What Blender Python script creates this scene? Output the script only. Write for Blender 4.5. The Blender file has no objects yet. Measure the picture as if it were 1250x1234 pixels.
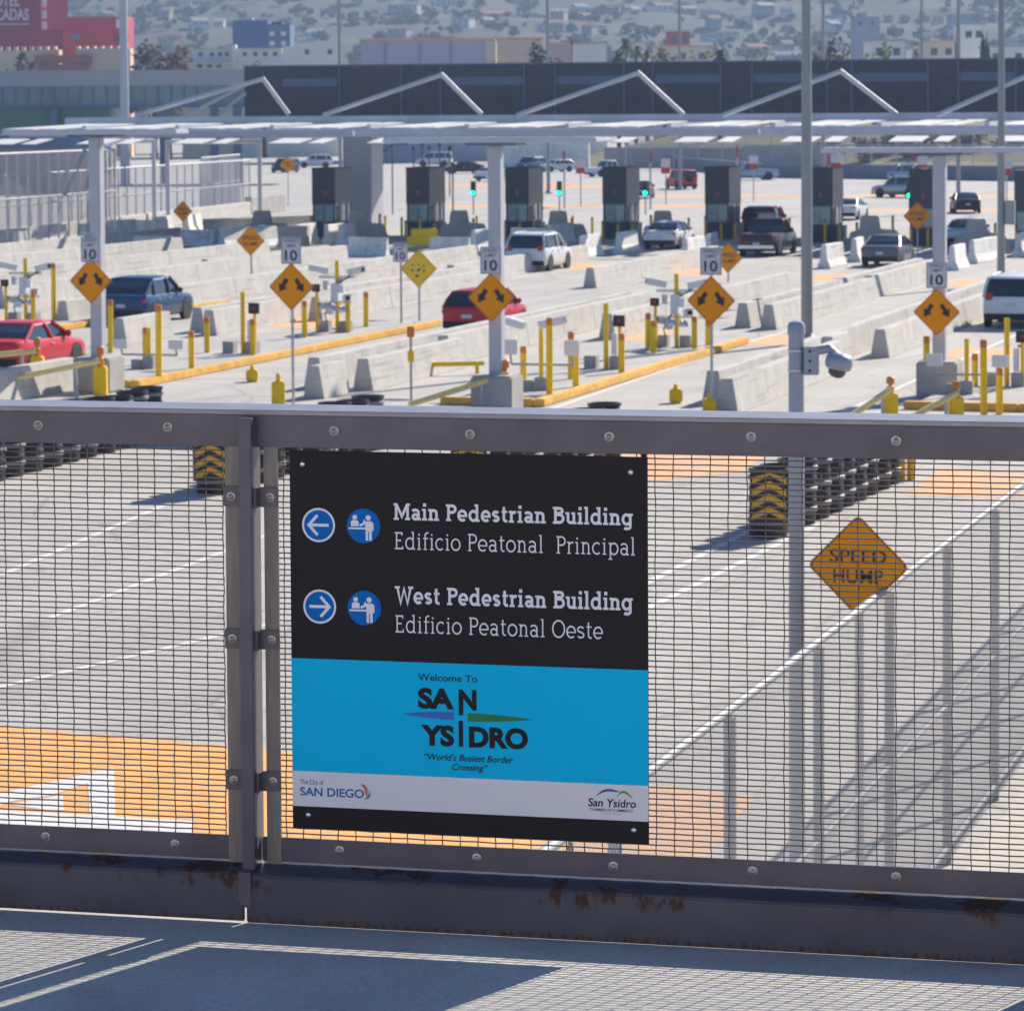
import bpy, bmesh, math, random
from mathutils import Vector, Matrix
R = math.radians
rnd = random.Random(11)
scene = bpy.context.scene
COL = scene.collection

# ------------------------------------------------------------------ camera, sky, sun, exposure
EYE = 7.3                      # eye height over the lanes; the bridge deck is 1.68 m below the eye
DECK = EYE - 1.68
FPX, CX, CY, PITCH, ROLL = 4000.0, 625.0, 336.0, math.atan(200 / 4000.0), R(0.34)
fw = Vector((0, math.cos(PITCH), -math.sin(PITCH)))
r0 = Vector((1, 0, 0)); u0 = r0.cross(fw)
rt = r0 * math.cos(ROLL) - u0 * math.sin(ROLL)
up = r0 * math.sin(ROLL) + u0 * math.cos(ROLL)
CAMP = Vector((0, 0, EYE))
cd = bpy.data.cameras.new('camera'); cam = bpy.data.objects.new('camera', cd); COL.objects.link(cam)
cd.sensor_width = 36; cd.sensor_fit = 'HORIZONTAL'; cd.lens = FPX / 1250 * 36
cd.shift_y = -(617 - CY) / 1250
cd.clip_start = 0.1; cd.clip_end = 9000
cd.dof.use_dof = True; cd.dof.focus_distance = 6.75; cd.dof.aperture_fstop = 21
m3 = Matrix((rt, up, -fw)).transposed()
cam.matrix_world = Matrix.Translation(CAMP) @ m3.to_4x4()
scene.camera = cam

SUN_AZ, SUN_EL = R(37), R(33)
sunvec = Vector((math.sin(SUN_AZ) * math.cos(SUN_EL), math.cos(SUN_AZ) * math.cos(SUN_EL), math.sin(SUN_EL)))
w = bpy.data.worlds.new('World'); scene.world = w; w.use_nodes = True
nt = w.node_tree; bgn = nt.nodes['Background']
sky = nt.nodes.new('ShaderNodeTexSky'); sky.sky_type = 'NISHITA'; sky.sun_disc = False
sky.sun_elevation = SUN_EL; sky.sun_rotation = SUN_AZ; sky.ozone_density = 10.0; sky.dust_density = 0.2; sky.air_density = 1.0
nt.links.new(sky.outputs[0], bgn.inputs[0]); bgn.inputs[1].default_value = 0.08
sl = bpy.data.lights.new('sun', 'SUN'); sl.energy = 5.0; sl.angle = R(0.53); sl.color = (1.0, 0.915, 0.785)
so = bpy.data.objects.new('sun', sl); COL.objects.link(so); so.rotation_euler = sunvec.to_track_quat('Z', 'Y').to_euler(); so.location = (0, 0, 60)
scene.view_settings.view_transform = 'Standard'; scene.view_settings.look = 'None'
scene.view_settings.gamma = 1; scene.view_settings.exposure = 0.70
scene.render.engine = 'CYCLES'
scene.cycles.volume_bounces = 0; scene.cycles.max_bounces = 7; scene.cycles.transparent_max_bounces = 24
scene.cycles.caustics_reflective = False; scene.cycles.caustics_refractive = False
try: scene.cycles.use_denoising = True
except Exception: pass

# ------------------------------------------------------------------ measuring helpers (survey of the photograph -> metres)
def ray(x, y): return fw + rt * ((x - CX) / FPX) - up * ((y - CY) / FPX)
def spot(x, y, z=0.0):
    d = ray(x, y); return CAMP + d * ((z - EYE) / d.z)
def far(x, y, D):
    d = ray(x, y); return CAMP + d * (D / d.y)
def pxm(x, y): return FPX / spot(x, y).y
LA = math.atan2(1225, 4000)          # the lanes run this far to the right of the view
LD = Vector((math.sin(LA), math.cos(LA), 0)); LP = Vector((math.cos(LA), -math.sin(LA), 0))
def lane(s, t, z=0.0): return LP * s + LD * t + Vector((0, 0, z))
def st(x, y, z=0.0):
    p = spot(x, y, z); return p.dot(LP), p.dot(LD)

# ------------------------------------------------------------------ mesh helpers
class MB:
    def __init__(s): s.v = []; s.f = []; s.m = []; s.k = 0
    def add(s, vs, fs, mat=None):
        b = len(s.v); s.v += [tuple(x) for x in vs]
        for f in fs: s.f.append(tuple(b + i for i in f)); s.m.append(s.k if mat is None else mat)
        return s
    def box(s, x0, x1, y0, y1, z0, z1, M=None):
        vs = [Vector(c) for c in ((x0,y0,z0),(x1,y0,z0),(x1,y1,z0),(x0,y1,z0),(x0,y0,z1),(x1,y0,z1),(x1,y1,z1),(x0,y1,z1))]
        if M is not None: vs = [M @ c for c in vs]
        return s.add(vs, [(3,2,1,0),(4,5,6,7),(0,1,5,4),(1,2,6,5),(2,3,7,6),(3,0,4,7)])
    def tube(s, pts, r, n=8, cap=True):
        pts = [Vector(p) for p in pts]; rs = r if isinstance(r, (list, tuple)) else [r] * len(pts)
        vs = []; fs = []
        for i, p in enumerate(pts):
            d = (pts[min(i + 1, len(pts) - 1)] - pts[max(i - 1, 0)]).normalized()
            a = d.cross(Vector((0, 0, 1)));  a = a.normalized() if a.length > 1e-3 else Vector((1, 0, 0))
            b = d.cross(a)
            for k in range(n):
                q = 2 * math.pi * (k + .5) / n; vs.append(p + (a * math.cos(q) + b * math.sin(q)) * rs[i])
        for i in range(len(pts) - 1):
            for k in range(n):
                k2 = (k + 1) % n; fs.append((i*n+k, i*n+k2, (i+1)*n+k2, (i+1)*n+k))
        if cap:
            fs.append(tuple(range(n - 1, -1, -1))); o = (len(pts) - 1) * n; fs.append(tuple(o + k for k in range(n)))
        return s.add(vs, fs)
    def lathe(s, prof, n=20, c=(0, 0, 0), M=None):
        vs = []; fs = []
        for r, z in prof:
            for k in range(n):
                q = 2 * math.pi * k / n; p = Vector((c[0] + r * math.cos(q), c[1] + r * math.sin(q), c[2] + z))
                vs.append(M @ p if M is not None else p)
        for i in range(len(prof) - 1):
            for k in range(n):
                k2 = (k + 1) % n; fs.append((i*n+k, i*n+k2, (i+1)*n+k2, (i+1)*n+k))
        fs.append(tuple(range(n - 1, -1, -1))); o = (len(prof) - 1) * n; fs.append(tuple(o + k for k in range(n)))
        return s.add(vs, fs)
    def prism(s, poly, ax, lo, hi):
        def P(a, b, c): return (c, a, b) if ax == 'x' else (a, c, b) if ax == 'y' else (a, b, c)
        n = len(poly); vs = [P(a, b, lo) for a, b in poly] + [P(a, b, hi) for a, b in poly]
        fs = [tuple(range(n - 1, -1, -1)), tuple(range(n, 2 * n))] + [(i, (i + 1) % n, n + (i + 1) % n, n + i) for i in range(n)]
        return s.add(vs, fs)
    def loft(s, rings, cap=True):
        n = len(rings[0]); vs = [p for r in rings for p in r]; fs = []
        for i in range(len(rings) - 1):
            for k in range(n): k2 = (k + 1) % n; fs.append((i*n+k, i*n+k2, (i+1)*n+k2, (i+1)*n+k))
        if cap: fs.append(tuple(range(n - 1, -1, -1))); o = (len(rings) - 1) * n; fs.append(tuple(o + k for k in range(n)))
        return s.add(vs, fs)
    def mesh(s, name, mats, smooth=False, bevel=0, seg=2):
        me = bpy.data.meshes.new(name); me.from_pydata(s.v, [], s.f)
        for m in (mats if isinstance(mats, (list, tuple)) else [mats]): me.materials.append(m)
        me.polygons.foreach_set('material_index', s.m)
        bm = bmesh.new(); bm.from_mesh(me)
        bmesh.ops.recalc_face_normals(bm, faces=bm.faces)
        if bevel:
            ed = [e for e in bm.edges if len(e.link_faces) == 2 and e.calc_face_angle(0) > 0.5]
            bmesh.ops.bevel(bm, geom=ed, offset=bevel, segments=seg, affect='EDGES', clamp_overlap=True)
        bm.to_mesh(me); bm.free()
        if smooth:
            me.polygons.foreach_set('use_smooth', [True] * len(me.polygons))
            try: me.set_sharp_from_angle(angle=R(40))
            except Exception: pass
        me.update(); return me
    def build(s, name, mats, parent=None, smooth=False, bevel=0, seg=2):
        return link(name, s.mesh(name, mats, smooth, bevel, seg), parent)

def link(name, me, parent=None):
    o = bpy.data.objects.new(name, me); COL.objects.link(o)
    if parent is not None: o.parent = parent
    return o
def tag(o, label=None, cat=None, group=None, kind=None):
    for k, v in (('label', label), ('category', cat), ('group', group), ('kind', kind)):
        if v: o[k] = v
    return o
def thing(name, label, cat, loc=(0, 0, 0), rz=0.0, group=None):
    o = bpy.data.objects.new(name, None); COL.objects.link(o); o.location = loc; o.rotation_euler = (0, 0, rz); o.empty_display_size = .2
    return tag(o, label, cat, group)
def struct(o): o['kind'] = 'structure'; return o
def copy_thing(root, loc, rz, label, group=None):
    def cp(o, par):
        c = o.copy(); COL.objects.link(c)
        if par is not None: c.parent = par
        for ch in o.children: cp(ch, c)
        return c
    c = cp(root, None); c.location = loc; c.rotation_euler = (0, 0, rz); c['label'] = label
    if group: c['group'] = group
    return c
ORD = ['first', 'second', 'third', 'fourth', 'fifth', 'sixth', 'seventh', 'eighth', 'ninth', 'tenth', 'eleventh', 'twelfth', 'thirteenth', 'fourteenth', 'fifteenth', 'sixteenth', 'seventeenth', 'eighteenth', 'nineteenth', 'twentieth']

# ------------------------------------------------------------------ materials
def mat(name, col, rough=.6, metal=0, var=0.0, scale=3.0, col2=None, bump=0.0, emit=None, estr=0, stretch=None, trans=0, spec=None, coat=0):
    m = bpy.data.materials.new(name); m.use_nodes = True; n = m.node_tree; p = n.nodes['Principled BSDF']
    p.inputs['Base Color'].default_value = (*col, 1); p.inputs['Roughness'].default_value = rough; p.inputs['Metallic'].default_value = metal
    if spec is not None: p.inputs['Specular IOR Level'].default_value = spec
    if coat: p.inputs['Coat Weight'].default_value = coat; p.inputs['Coat Roughness'].default_value = .05
    if trans: p.inputs['Transmission Weight'].default_value = trans
    if emit: p.inputs['Emission Color'].default_value = (*emit, 1); p.inputs['Emission Strength'].default_value = estr
    if var or col2 or bump:
        tc = n.nodes.new('ShaderNodeTexCoord'); mp = n.nodes.new('ShaderNodeMapping'); n.links.new(tc.outputs['Object'], mp.inputs[0])
        if stretch: mp.inputs['Scale'].default_value = stretch
        no = n.nodes.new('ShaderNodeTexNoise'); no.inputs['Scale'].default_value = scale; no.inputs['Detail'].default_value = 7; no.inputs['Roughness'].default_value = .62
        n.links.new(mp.outputs[0], no.inputs['Vector'])
        cr = n.nodes.new('ShaderNodeValToRGB'); n.links.new(no.outputs['Fac'], cr.inputs[0])
        a = col2 or tuple(c * (1 - var) for c in col); b = col if col2 else tuple(min(1, c * (1 + var)) for c in col)
        cr.color_ramp.elements[0].position = .33; cr.color_ramp.elements[1].position = .67
        cr.color_ramp.elements[0].color = (*a, 1); cr.color_ramp.elements[1].color = (*b, 1)
        n.links.new(cr.outputs[0], p.inputs['Base Color'])
        if bump:
            bu = n.nodes.new('ShaderNodeBump'); bu.inputs['Strength'].default_value = bump; bu.inputs['Distance'].default_value = .02
            n.links.new(no.outputs['Fac'], bu.inputs['Height']); n.links.new(bu.outputs[0], p.inputs['Normal'])
    return m

def lattice_mat(name, col, pitch, wire, metal=.3):
    # woven chain link: real holes in the sheet, cut by the sheet's own coordinates
    m = bpy.data.materials.new(name); m.use_nodes = True; n = m.node_tree; p = n.nodes['Principled BSDF']; out = n.nodes['Material Output']
    p.inputs['Base Color'].default_value = (*col, 1); p.inputs['Roughness'].default_value = .5; p.inputs['Metallic'].default_value = metal
    tc = n.nodes.new('ShaderNodeTexCoord'); sp = n.nodes.new('ShaderNodeSeparateXYZ'); n.links.new(tc.outputs['Object'], sp.inputs[0])
    def mth(op, a, b=None):
        q = n.nodes.new('ShaderNodeMath'); q.operation = op
        for i, v in enumerate((a, b)):
            if v is None: continue
            if isinstance(v, (int, float)): q.inputs[i].default_value = v
            else: n.links.new(v, q.inputs[i])
        return q.outputs[0]
    res = []
    for op in ('ADD', 'SUBTRACT'):
        k = mth(op, sp.outputs[1], sp.outputs[2]); k = mth('DIVIDE', mth('ADD', k, 500.0), pitch); res.append(mth('LESS_THAN', mth('FRACT', k), wire))
    fac = mth('MAXIMUM', *res)
    tr = n.nodes.new('ShaderNodeBsdfTransparent'); mx = n.nodes.new('ShaderNodeMixShader')
    n.links.new(fac, mx.inputs[0]); n.links.new(tr.outputs[0], mx.inputs[1]); n.links.new(p.outputs[0], mx.inputs[2]); n.links.new(mx.outputs[0], out.inputs[0])
    return m

def concrete_road():
    m = bpy.data.materials.new('concrete_paving'); m.use_nodes = True; n = m.node_tree; p = n.nodes['Principled BSDF']
    tc = n.nodes.new('ShaderNodeTexCoord')
    def noise(sc, stretch, det=6):
        mp = n.nodes.new('ShaderNodeMapping'); mp.inputs['Scale'].default_value = stretch; n.links.new(tc.outputs['Object'], mp.inputs[0])
        q = n.nodes.new('ShaderNodeTexNoise'); q.inputs['Scale'].default_value = sc; q.inputs['Detail'].default_value = det; n.links.new(mp.outputs[0], q.inputs['Vector']); return q.outputs['Fac']
    def ramp(f, a, b, p0=.35, p1=.65):
        c = n.nodes.new('ShaderNodeValToRGB'); n.links.new(f, c.inputs[0]); c.color_ramp.elements[0].color = (*a, 1); c.color_ramp.elements[1].color = (*b, 1)
        c.color_ramp.elements[0].position = p0; c.color_ramp.elements[1].position = p1; return c.outputs[0]
    def mul(a, b):
        x = n.nodes.new('ShaderNodeMix'); x.data_type = 'RGBA'; x.blend_type = 'MULTIPLY'; x.inputs[0].default_value = 1; n.links.new(a, x.inputs[6]); n.links.new(b, x.inputs[7]); return x.outputs[2]
    base = ramp(noise(.25, (1, 1, 1)), (.45, .43, .40), (.515, .492, .46))
    streak = ramp(noise(1.0, (.75, .02, 1), 5), (.87, .865, .86), (1, 1, 1), .30, .55)
    fine = ramp(noise(9, (1, 1, 1)), (.88, .88, .88), (1, 1, 1))
    spots = ramp(noise(1.7, (1, .55, 1), 3), (1, 1, 1), (.72, .70, .68), .64, .74)
    base = mul(base, spots)
    vor = n.nodes.new('ShaderNodeTexVoronoi'); vor.feature = 'DISTANCE_TO_EDGE'; vor.inputs['Scale'].default_value = .16; n.links.new(tc.outputs['Object'], vor.inputs['Vector'])
    base = mul(base, ramp(vor.outputs['Distance'], (.72, .71, .70), (1, 1, 1), .0, .012))
    br = n.nodes.new('ShaderNodeTexBrick'); br.offset = 0; br.inputs['Scale'].default_value = 1; br.inputs['Mortar Size'].default_value = .018; br.inputs['Mortar Smooth'].default_value = .3
    br.inputs['Brick Width'].default_value = 3.85; br.inputs['Row Height'].default_value = 4.6
    br.inputs['Color1'].default_value = (1, 1, 1, 1); br.inputs['Color2'].default_value = (.94, .94, .94, 1); br.inputs['Mortar'].default_value = (.7, .69, .68, 1)
    n.links.new(tc.outputs['Object'], br.inputs['Vector'])
    n.links.new(mul(mul(mul(base, streak), fine), br.outputs['Color']), p.inputs['Base Color']); p.inputs['Roughness'].default_value = .85
    return m

def barrier_concrete(name, col):
    m = mat(name, col, .88, 0, .12, 1.6, bump=.2); n = m.node_tree; p = n.nodes['Principled BSDF']; old = p.inputs['Base Color'].links[0].from_socket
    tc = n.nodes.new('ShaderNodeTexCoord'); oi = n.nodes.new('ShaderNodeObjectInfo')
    def layer(old, scale, stretch, lo, hi, col, amt):
        mp = n.nodes.new('ShaderNodeMapping'); mp.inputs['Scale'].default_value = stretch; n.links.new(tc.outputs['Object'], mp.inputs[0]); n.links.new(oi.outputs['Location'], mp.inputs['Location'])
        q = n.nodes.new('ShaderNodeTexNoise'); q.inputs['Scale'].default_value = scale; q.inputs['Detail'].default_value = 4; n.links.new(mp.outputs[0], q.inputs['Vector'])
        r = n.nodes.new('ShaderNodeMapRange'); n.links.new(q.outputs['Fac'], r.inputs[0])
        for i, v in zip((1, 2, 3, 4), (lo, hi, 0, amt)): r.inputs[i].default_value = v
        x = n.nodes.new('ShaderNodeMix'); x.data_type = 'RGBA'; n.links.new(r.outputs[0], x.inputs[0]); n.links.new(old, x.inputs[6]); x.inputs[7].default_value = (*col, 1); return x.outputs[2]
    c = layer(old, 1, (2, 3.5, .25), .5, .72, (.36, .345, .315), .30)      # drips down the face
    c = layer(c, 1, (1, .35, 9), .58, .70, (.16, .155, .15), .40)        # tyre scuffs along it
    c = layer(c, 1, (3, 3, 3), .62, .72, (.40, .37, .33), .45)             # chips and patches
    n.links.new(c, p.inputs['Base Color']); return m

def steel_paint(name, col, rust=False):
    m = mat(name, col, .42, .0, .20, 7, bump=.05); n = m.node_tree; p = n.nodes['Principled BSDF']
    p.inputs['Specular IOR Level'].default_value = .5
    if rust:   # rust blooms hang from the top edge of the beam: streaky noise kept near that edge
        tc = n.nodes.new('ShaderNodeTexCoord'); sp = n.nodes.new('ShaderNodeSeparateXYZ'); n.links.new(tc.outputs['Object'], sp.inputs[0])
        a = n.nodes.new('ShaderNodeTexNoise'); a.inputs['Scale'].default_value = 8.5; a.inputs['Detail'].default_value = 3; n.links.new(tc.outputs['Object'], a.inputs['Vector'])
        mp = n.nodes.new('ShaderNodeMapping'); mp.inputs['Scale'].default_value = (70, 70, 26); n.links.new(tc.outputs['Object'], mp.inputs[0])
        b = n.nodes.new('ShaderNodeTexNoise'); b.inputs['Scale'].default_value = 1; b.inputs['Detail'].default_value = 5; n.links.new(mp.outputs[0], b.inputs['Vector'])
        def mr(x, f0, f1, t0, t1):
            q = n.nodes.new('ShaderNodeMapRange'); n.links.new(x, q.inputs[0])
            for i, v in zip((1, 2, 3, 4), (f0, f1, t0, t1)): q.inputs[i].default_value = v
            return q.outputs[0]
        def mt(op, x, y):
            q = n.nodes.new('ShaderNodeMath'); q.operation = op
            for i, v in enumerate((x, y)):
                if isinstance(v, (int, float)): q.inputs[i].default_value = v
                else: n.links.new(v, q.inputs[i])
            return q.outputs[0]
        zt = mr(sp.outputs[2], .030, .088, 0, 1)           # near the top edge
        zb = mr(sp.outputs[2], .014, .0, 0, .42)          # thin line at the bottom edge
        patch = mr(a.outputs['Fac'], .525, .64, 0, 1)
        f = mt('ADD', mt('MULTIPLY', mt('MULTIPLY', zt, zt), patch), mt('MULTIPLY', zb, 1.0))
        f = mr(mt('MULTIPLY', f, mr(b.outputs['Fac'], .3, .62, 0, 1.6)), .22, .62, 0, 1)
        old = p.inputs['Base Color'].links[0].from_socket
        mx = n.nodes.new('ShaderNodeMix'); mx.data_type = 'RGBA'; n.links.new(f, mx.inputs[0]); n.links.new(old, mx.inputs[6]); mx.inputs[7].default_value = (.060, .027, .018, 1)
        n.links.new(mx.outputs[2], p.inputs['Base Color'])
        ro = mr(f, 0, 1, .42, .9); n.links.new(ro, p.inputs['Roughness'])
    return m

M = {}
M['road'] = concrete_road()
M['deck'] = barrier_concrete('deck_concrete', (.54, .52, .485))
def add_grain(m, scale, lo, blotch):
    n = m.node_tree; p = n.nodes['Principled BSDF']; old = p.inputs['Base Color'].links[0].from_socket; tc = n.nodes.new('ShaderNodeTexCoord')
    for sc_, st_, a, b, k in ((scale, (1, 1, 1), .35, .65, lo), (3.2, (.45, 1, 1), .60, .72, blotch)):
        mp = n.nodes.new('ShaderNodeMapping'); mp.inputs['Scale'].default_value = st_; n.links.new(tc.outputs['Object'], mp.inputs[0])
        q = n.nodes.new('ShaderNodeTexNoise'); q.inputs['Scale'].default_value = sc_; q.inputs['Detail'].default_value = 4; n.links.new(mp.outputs[0], q.inputs['Vector'])
        r = n.nodes.new('ShaderNodeMapRange'); n.links.new(q.outputs['Fac'], r.inputs[0])
        inv = k is blotch
        for i, v in zip((1, 2, 3, 4), (a, b, 1 if inv else k, k if inv else 1)): r.inputs[i].default_value = v
        x = n.nodes.new('ShaderNodeMix'); x.data_type = 'RGBA'; x.blend_type = 'MULTIPLY'; x.inputs[0].default_value = 1; n.links.new(old, x.inputs[6]); n.links.new(r.outputs[0], x.inputs[7]); old = x.outputs[2]
    n.links.new(old, p.inputs['Base Color'])
add_grain(M['deck'], 90, .80, .72)
M['conc'] = barrier_concrete('barrier_concrete', (.53, .505, .465))
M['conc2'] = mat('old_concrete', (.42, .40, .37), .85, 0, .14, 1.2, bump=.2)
M['white'] = barrier_concrete('white_concrete', (.80, .78, .73))
M['wpaint'] = mat('white_road_paint', (.66, .655, .64), .7, 0, .1, 6)
M['opaint'] = mat('orange_road_paint', (.80, .385, .11), .75, 0, .14, 2.2)
M['opaint2'] = mat('faded_orange_paint', (.70, .385, .20), .8, 0, .12, 1.2)
M['kerb'] = mat('yellow_kerb_paint', (.74, .42, .07), .7, 0, .18, 2.5)
M['yellow'] = mat('yellow_post_paint', (.95, .60, .008), .5, 0, .08, 6, spec=.25)
M['ypale'] = mat('pale_yellow_arm', (.92, .72, .28), .5, 0, .08, 6)
M['orange'] = mat('orange_band', (.70, .22, .02), .5)
M['sorange'] = mat('orange_sign_face', (1.0, .335, .002), .5, 0, .03, 3, spec=.12)
M['syellow'] = mat('yellow_sign_face', (.88, .58, .015), .45, 0, .06, 3)
M['black'] = mat('black_ink', (.012, .012, .014), .5)
M['splate'] = mat('white_sign_face', (.62, .62, .66), .5)
M['galv'] = mat('galvanised_steel', (.46, .47, .48), .45, .55, .10, 8)
M['pole'] = mat('painted_pole_grey', (.30, .32, .31), .5, .1, .05, 3)
M['polew'] = mat('painted_pole_pale', (.50, .50, .54), .5, .05, .05, 3)
M['beam'] = mat('canopy_steel', (.58, .59, .64), .5, .1, .06, 1)
M['roofw'] = mat('canopy_white', (.66, .66, .65), .7, 0, .08, .5)
M['screen'] = mat('dark_louvre', (.082, .076, .092), .6, .2, .2, 1.2, stretch=(1, 1, 6))
M['screen2'] = mat('blue_grey_frame', (.12, .15, .22), .5, .2)
M['booth'] = mat('booth_metal', (.075, .078, .098), .45, .3, .12, 1.3)
M['boothb'] = mat('booth_base', (.045, .065, .10), .6)
M['glass'] = mat('dark_glass', (.025, .035, .045), .08, 0, spec=.8)
M['gglass'] = mat('green_glass', (.22, .38, .36), .12, 0, spec=.8)
M['pane'] = mat('pale_green_pane', (.42, .55, .52), .15, 0, .25, 1.5, spec=.6)
M['rubber'] = mat('black_rubber', (.016, .016, .017), .7, 0, .3, 9)
M['drum'] = mat('black_drum', (.020, .019, .022), .55, 0, .25, 7)
M['hoop'] = mat('grey_cable', (.30, .30, .31), .5, .3)
M['chev'] = mat('chevron_amber', (.80, .40, .01), .45)
M['red'] = mat('red_paint', (.42, .015, .022), .3, 0, coat=.6)
M['green_on'] = mat('green_signal_lens', (.0, .4, .2), .4, emit=(.0, 1, .5), estr=3.0)
M['red_on'] = mat('tail_lamp_lens', (.45, .012, .01), .25)
M['lamp'] = mat('head_lamp_lens', (.75, .78, .8), .1, .3)
M['chrome'] = mat('bright_metal', (.62, .62, .63), .28, .9)
M['tyre'] = mat('tyre_rubber', (.018, .018, .019), .75)
M['gray'] = mat('grey_cabinet', (.36, .36, .36), .6, 0, .08, 5)
M['wbox'] = mat('white_housing', (.74, .74, .75), .45)
M['rail'] = steel_paint('railing_paint', (.092, .079, .097))
M['railr'] = steel_paint('railing_beam_paint', (.054, .055, .074), True)
M['railcap'] = mat('sunlit_rail_cap', (.26, .25, .27), .38, .1, .12, 12)  # cap colour lightened to stand for sunlight on the top flange
M['wire'] = mat('bronze_wire', (.105, .075, .068), .5, .2)
M['strip'] = mat('bare_steel_strip', (.215, .19, .168), .6, .2, .18, 14, stretch=(6, 6, .6), bump=.1)
M['bolt'] = mat('stainless_bolt', (.30, .285, .27), .38, .8)
M['cctv'] = mat('cctv_grey_paint', (.33, .37, .43), .4, .1, .05, 6)

# ------------------------------------------------------------------ ground, deck, hill
g = MB(); g.add([(-1600, -60, 0), (1600, -60, 0), (1600, 3600, 0), (-1600, 3600, 0)], [(0, 1, 2, 3)])
o = struct(g.build('ground', M['road'])); o.rotation_euler = (0, 0, -LA)
FA = R(13.5); FE = Vector((math.cos(FA), -math.sin(FA), 0)); FN = Vector((-math.sin(FA), -math.cos(FA), 0)); FO = Vector((0, 6.72, DECK))
d = MB(); d.box(-16, 16, -15, .10, -.35, -.009)
o = struct(d.build('bridge_deck', M['deck'])); o.location = FO; o.rotation_euler = (0, 0, -FA)
def fence_uv(u, v, off=0.0):
    """survey point on the railing's plane -> metres along it and above the deck"""
    dd = ray(u, v); O = FO + FN * off; k = ((O - CAMP).dot(FN)) / dd.dot(FN); q = CAMP + dd * k - O
    return q.dot(FE), q.z

def hill_h(x, y):
    t = max(0, (y - 850) / 1500.0); h = 112 * (t * t * (3 - 2 * t) if t < 1 else 1)
    return h * (.80 + .16 * math.sin(x * .0045 + 1.3) + .10 * math.sin(x * .011 + y * .006) + .05 * math.sin(x * .031 - y * .02)) + 3.5 * t * math.sin(x * .06 + y * .045) + (2.0 * math.sin(y * .12 + x * .03) * t)
hm = MB(); NX, NY = 90, 90
for j in range(NY + 1):
    for i in range(NX + 1):
        x = -620 + 1240 * i / NX; y = 840 + 1800 * j / NY; hm.v.append((x, y, hill_h(x, y) - .5))
for j in range(NY):
    for i in range(NX):
        a = j * (NX + 1) + i; hm.f.append((a, a + 1, a + NX + 2, a + NX + 1)); hm.m.append(0)
M['hill'] = mat('dry_scrub_hill', (.080, .078, .055), .95, 0, 0, .03, col2=(.032, .042, .030))
struct(hm.build('hills', M['hill'], smooth=True))

# ------------------------------------------------------------------ painted markings (sheets just above the paving)
def sheet(name, pts, m, z=.004):
    q = MB(); q.add([Vector((p.x, p.y, z)) for p in pts], [tuple(range(len(pts)))]); return struct(q.build(name, m))
def band(x0, y0, x1, y1, wid=.15, m='wpaint', z=.008):
    a, b = spot(x0, y0), spot(x1, y1); dv = (b - a).normalized(); nn = Vector((-dv.y, dv.x, 0)) * wid / 2
    sheet('lane_line', [a - nn, b - nn, b + nn, a + nn], M[m], z)
for q in ((-60, 853, 350, 757), (0, 703, 210, 613), (60, 755, 330, 652), (780, 717, 925, 643), (780, 748, 1000, 640), (655, 506, 905, 420), (905, 420, 985, 398), (1000, 517, 1250, 405), (640, 410, 760, 378), (170, 470, 470, 404)):
    band(*q)
def patch(s0, s1, t0, t1, m='opaint', z=.004): sheet('painted_hump', [lane(s0, t0), lane(s1, t0), lane(s1, t1), lane(s0, t1)], M[m], z)
def pixpatch(pts, m='opaint', z=.004): sheet('painted_hump', [spot(*p) for p in pts], M[m], z)
pixpatch([(-80, 880), (0, 886), (290, 912), (700, 950), (700, 1100), (-80, 1100)])
# white arrow blocks on the near hump
pixpatch([(-60, 1010), (-60, 985), (0, 969), (139, 938), (141, 1006), (110, 1006), (107, 957), (60, 972), (12, 979)], 'wpaint', .010)
pixpatch([(12, 983), (76, 971), (78, 990), (60, 990)], 'wpaint', .010)
pixpatch([(-80, 985), (0, 990), (150, 998), (235, 1003), (235, 1030), (-80, 1030)], 'wpaint', .012)
pixpatch([(790, 588), (905, 577), (950, 545), (780, 548)], 'opaint2')
pixpatch([(560, 560), (790, 588), (790, 548), (640, 540)], 'opaint2')
pixpatch([(1105, 605), (1260, 608), (1250, 578), (1150, 572)], 'opaint2')
pixpatch([(700, 950), (795, 957), (922, 972), (850, 1060), (690, 1060)], 'opaint2')
pixpatch([(205, 545), (262, 548), (262, 538), (215, 535)], 'opaint2')
for q in ([(905, 421), (1000, 424), (1040, 411), (940, 408)], [(725, 414), (790, 418), (830, 404), (735, 402)], [(318, 398), (400, 404), (420, 388), (345, 383)],
          [(0, 397), (70, 400), (75, 386), (0, 384)], [(1150, 437), (1250, 442), (1250, 425), (1165, 425)], [(430, 372), (505, 368), (510, 361), (450, 361)],
          [(690, 330), (735, 330), (745, 322), (705, 322)], [(820, 336), (880, 338), (890, 328), (835, 328)], [(985, 345), (1050, 343), (1060, 335), (1000, 334)],
          [(1150, 350), (1220, 350), (1220, 341), (1165, 341)], [(232, 392), (250, 392), (250, 382), (236, 382)]):
    pixpatch(q, 'opaint2')
for y0, x0, x1 in ((252, 545, 900), (226, 545, 700), (228, 660, 800), (240, 800, 1250), (257, 1000, 1250)):
    pixpatch([(x0, y0 + 2), (x1, y0 + 1), (x1, y0 - 2), (x0, y0 - 1)], 'opaint2')
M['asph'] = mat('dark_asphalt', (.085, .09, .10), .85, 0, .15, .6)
pixpatch([(100, 322), (330, 308), (370, 300), (330, 290), (210, 296), (130, 308)], 'asph')

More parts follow.
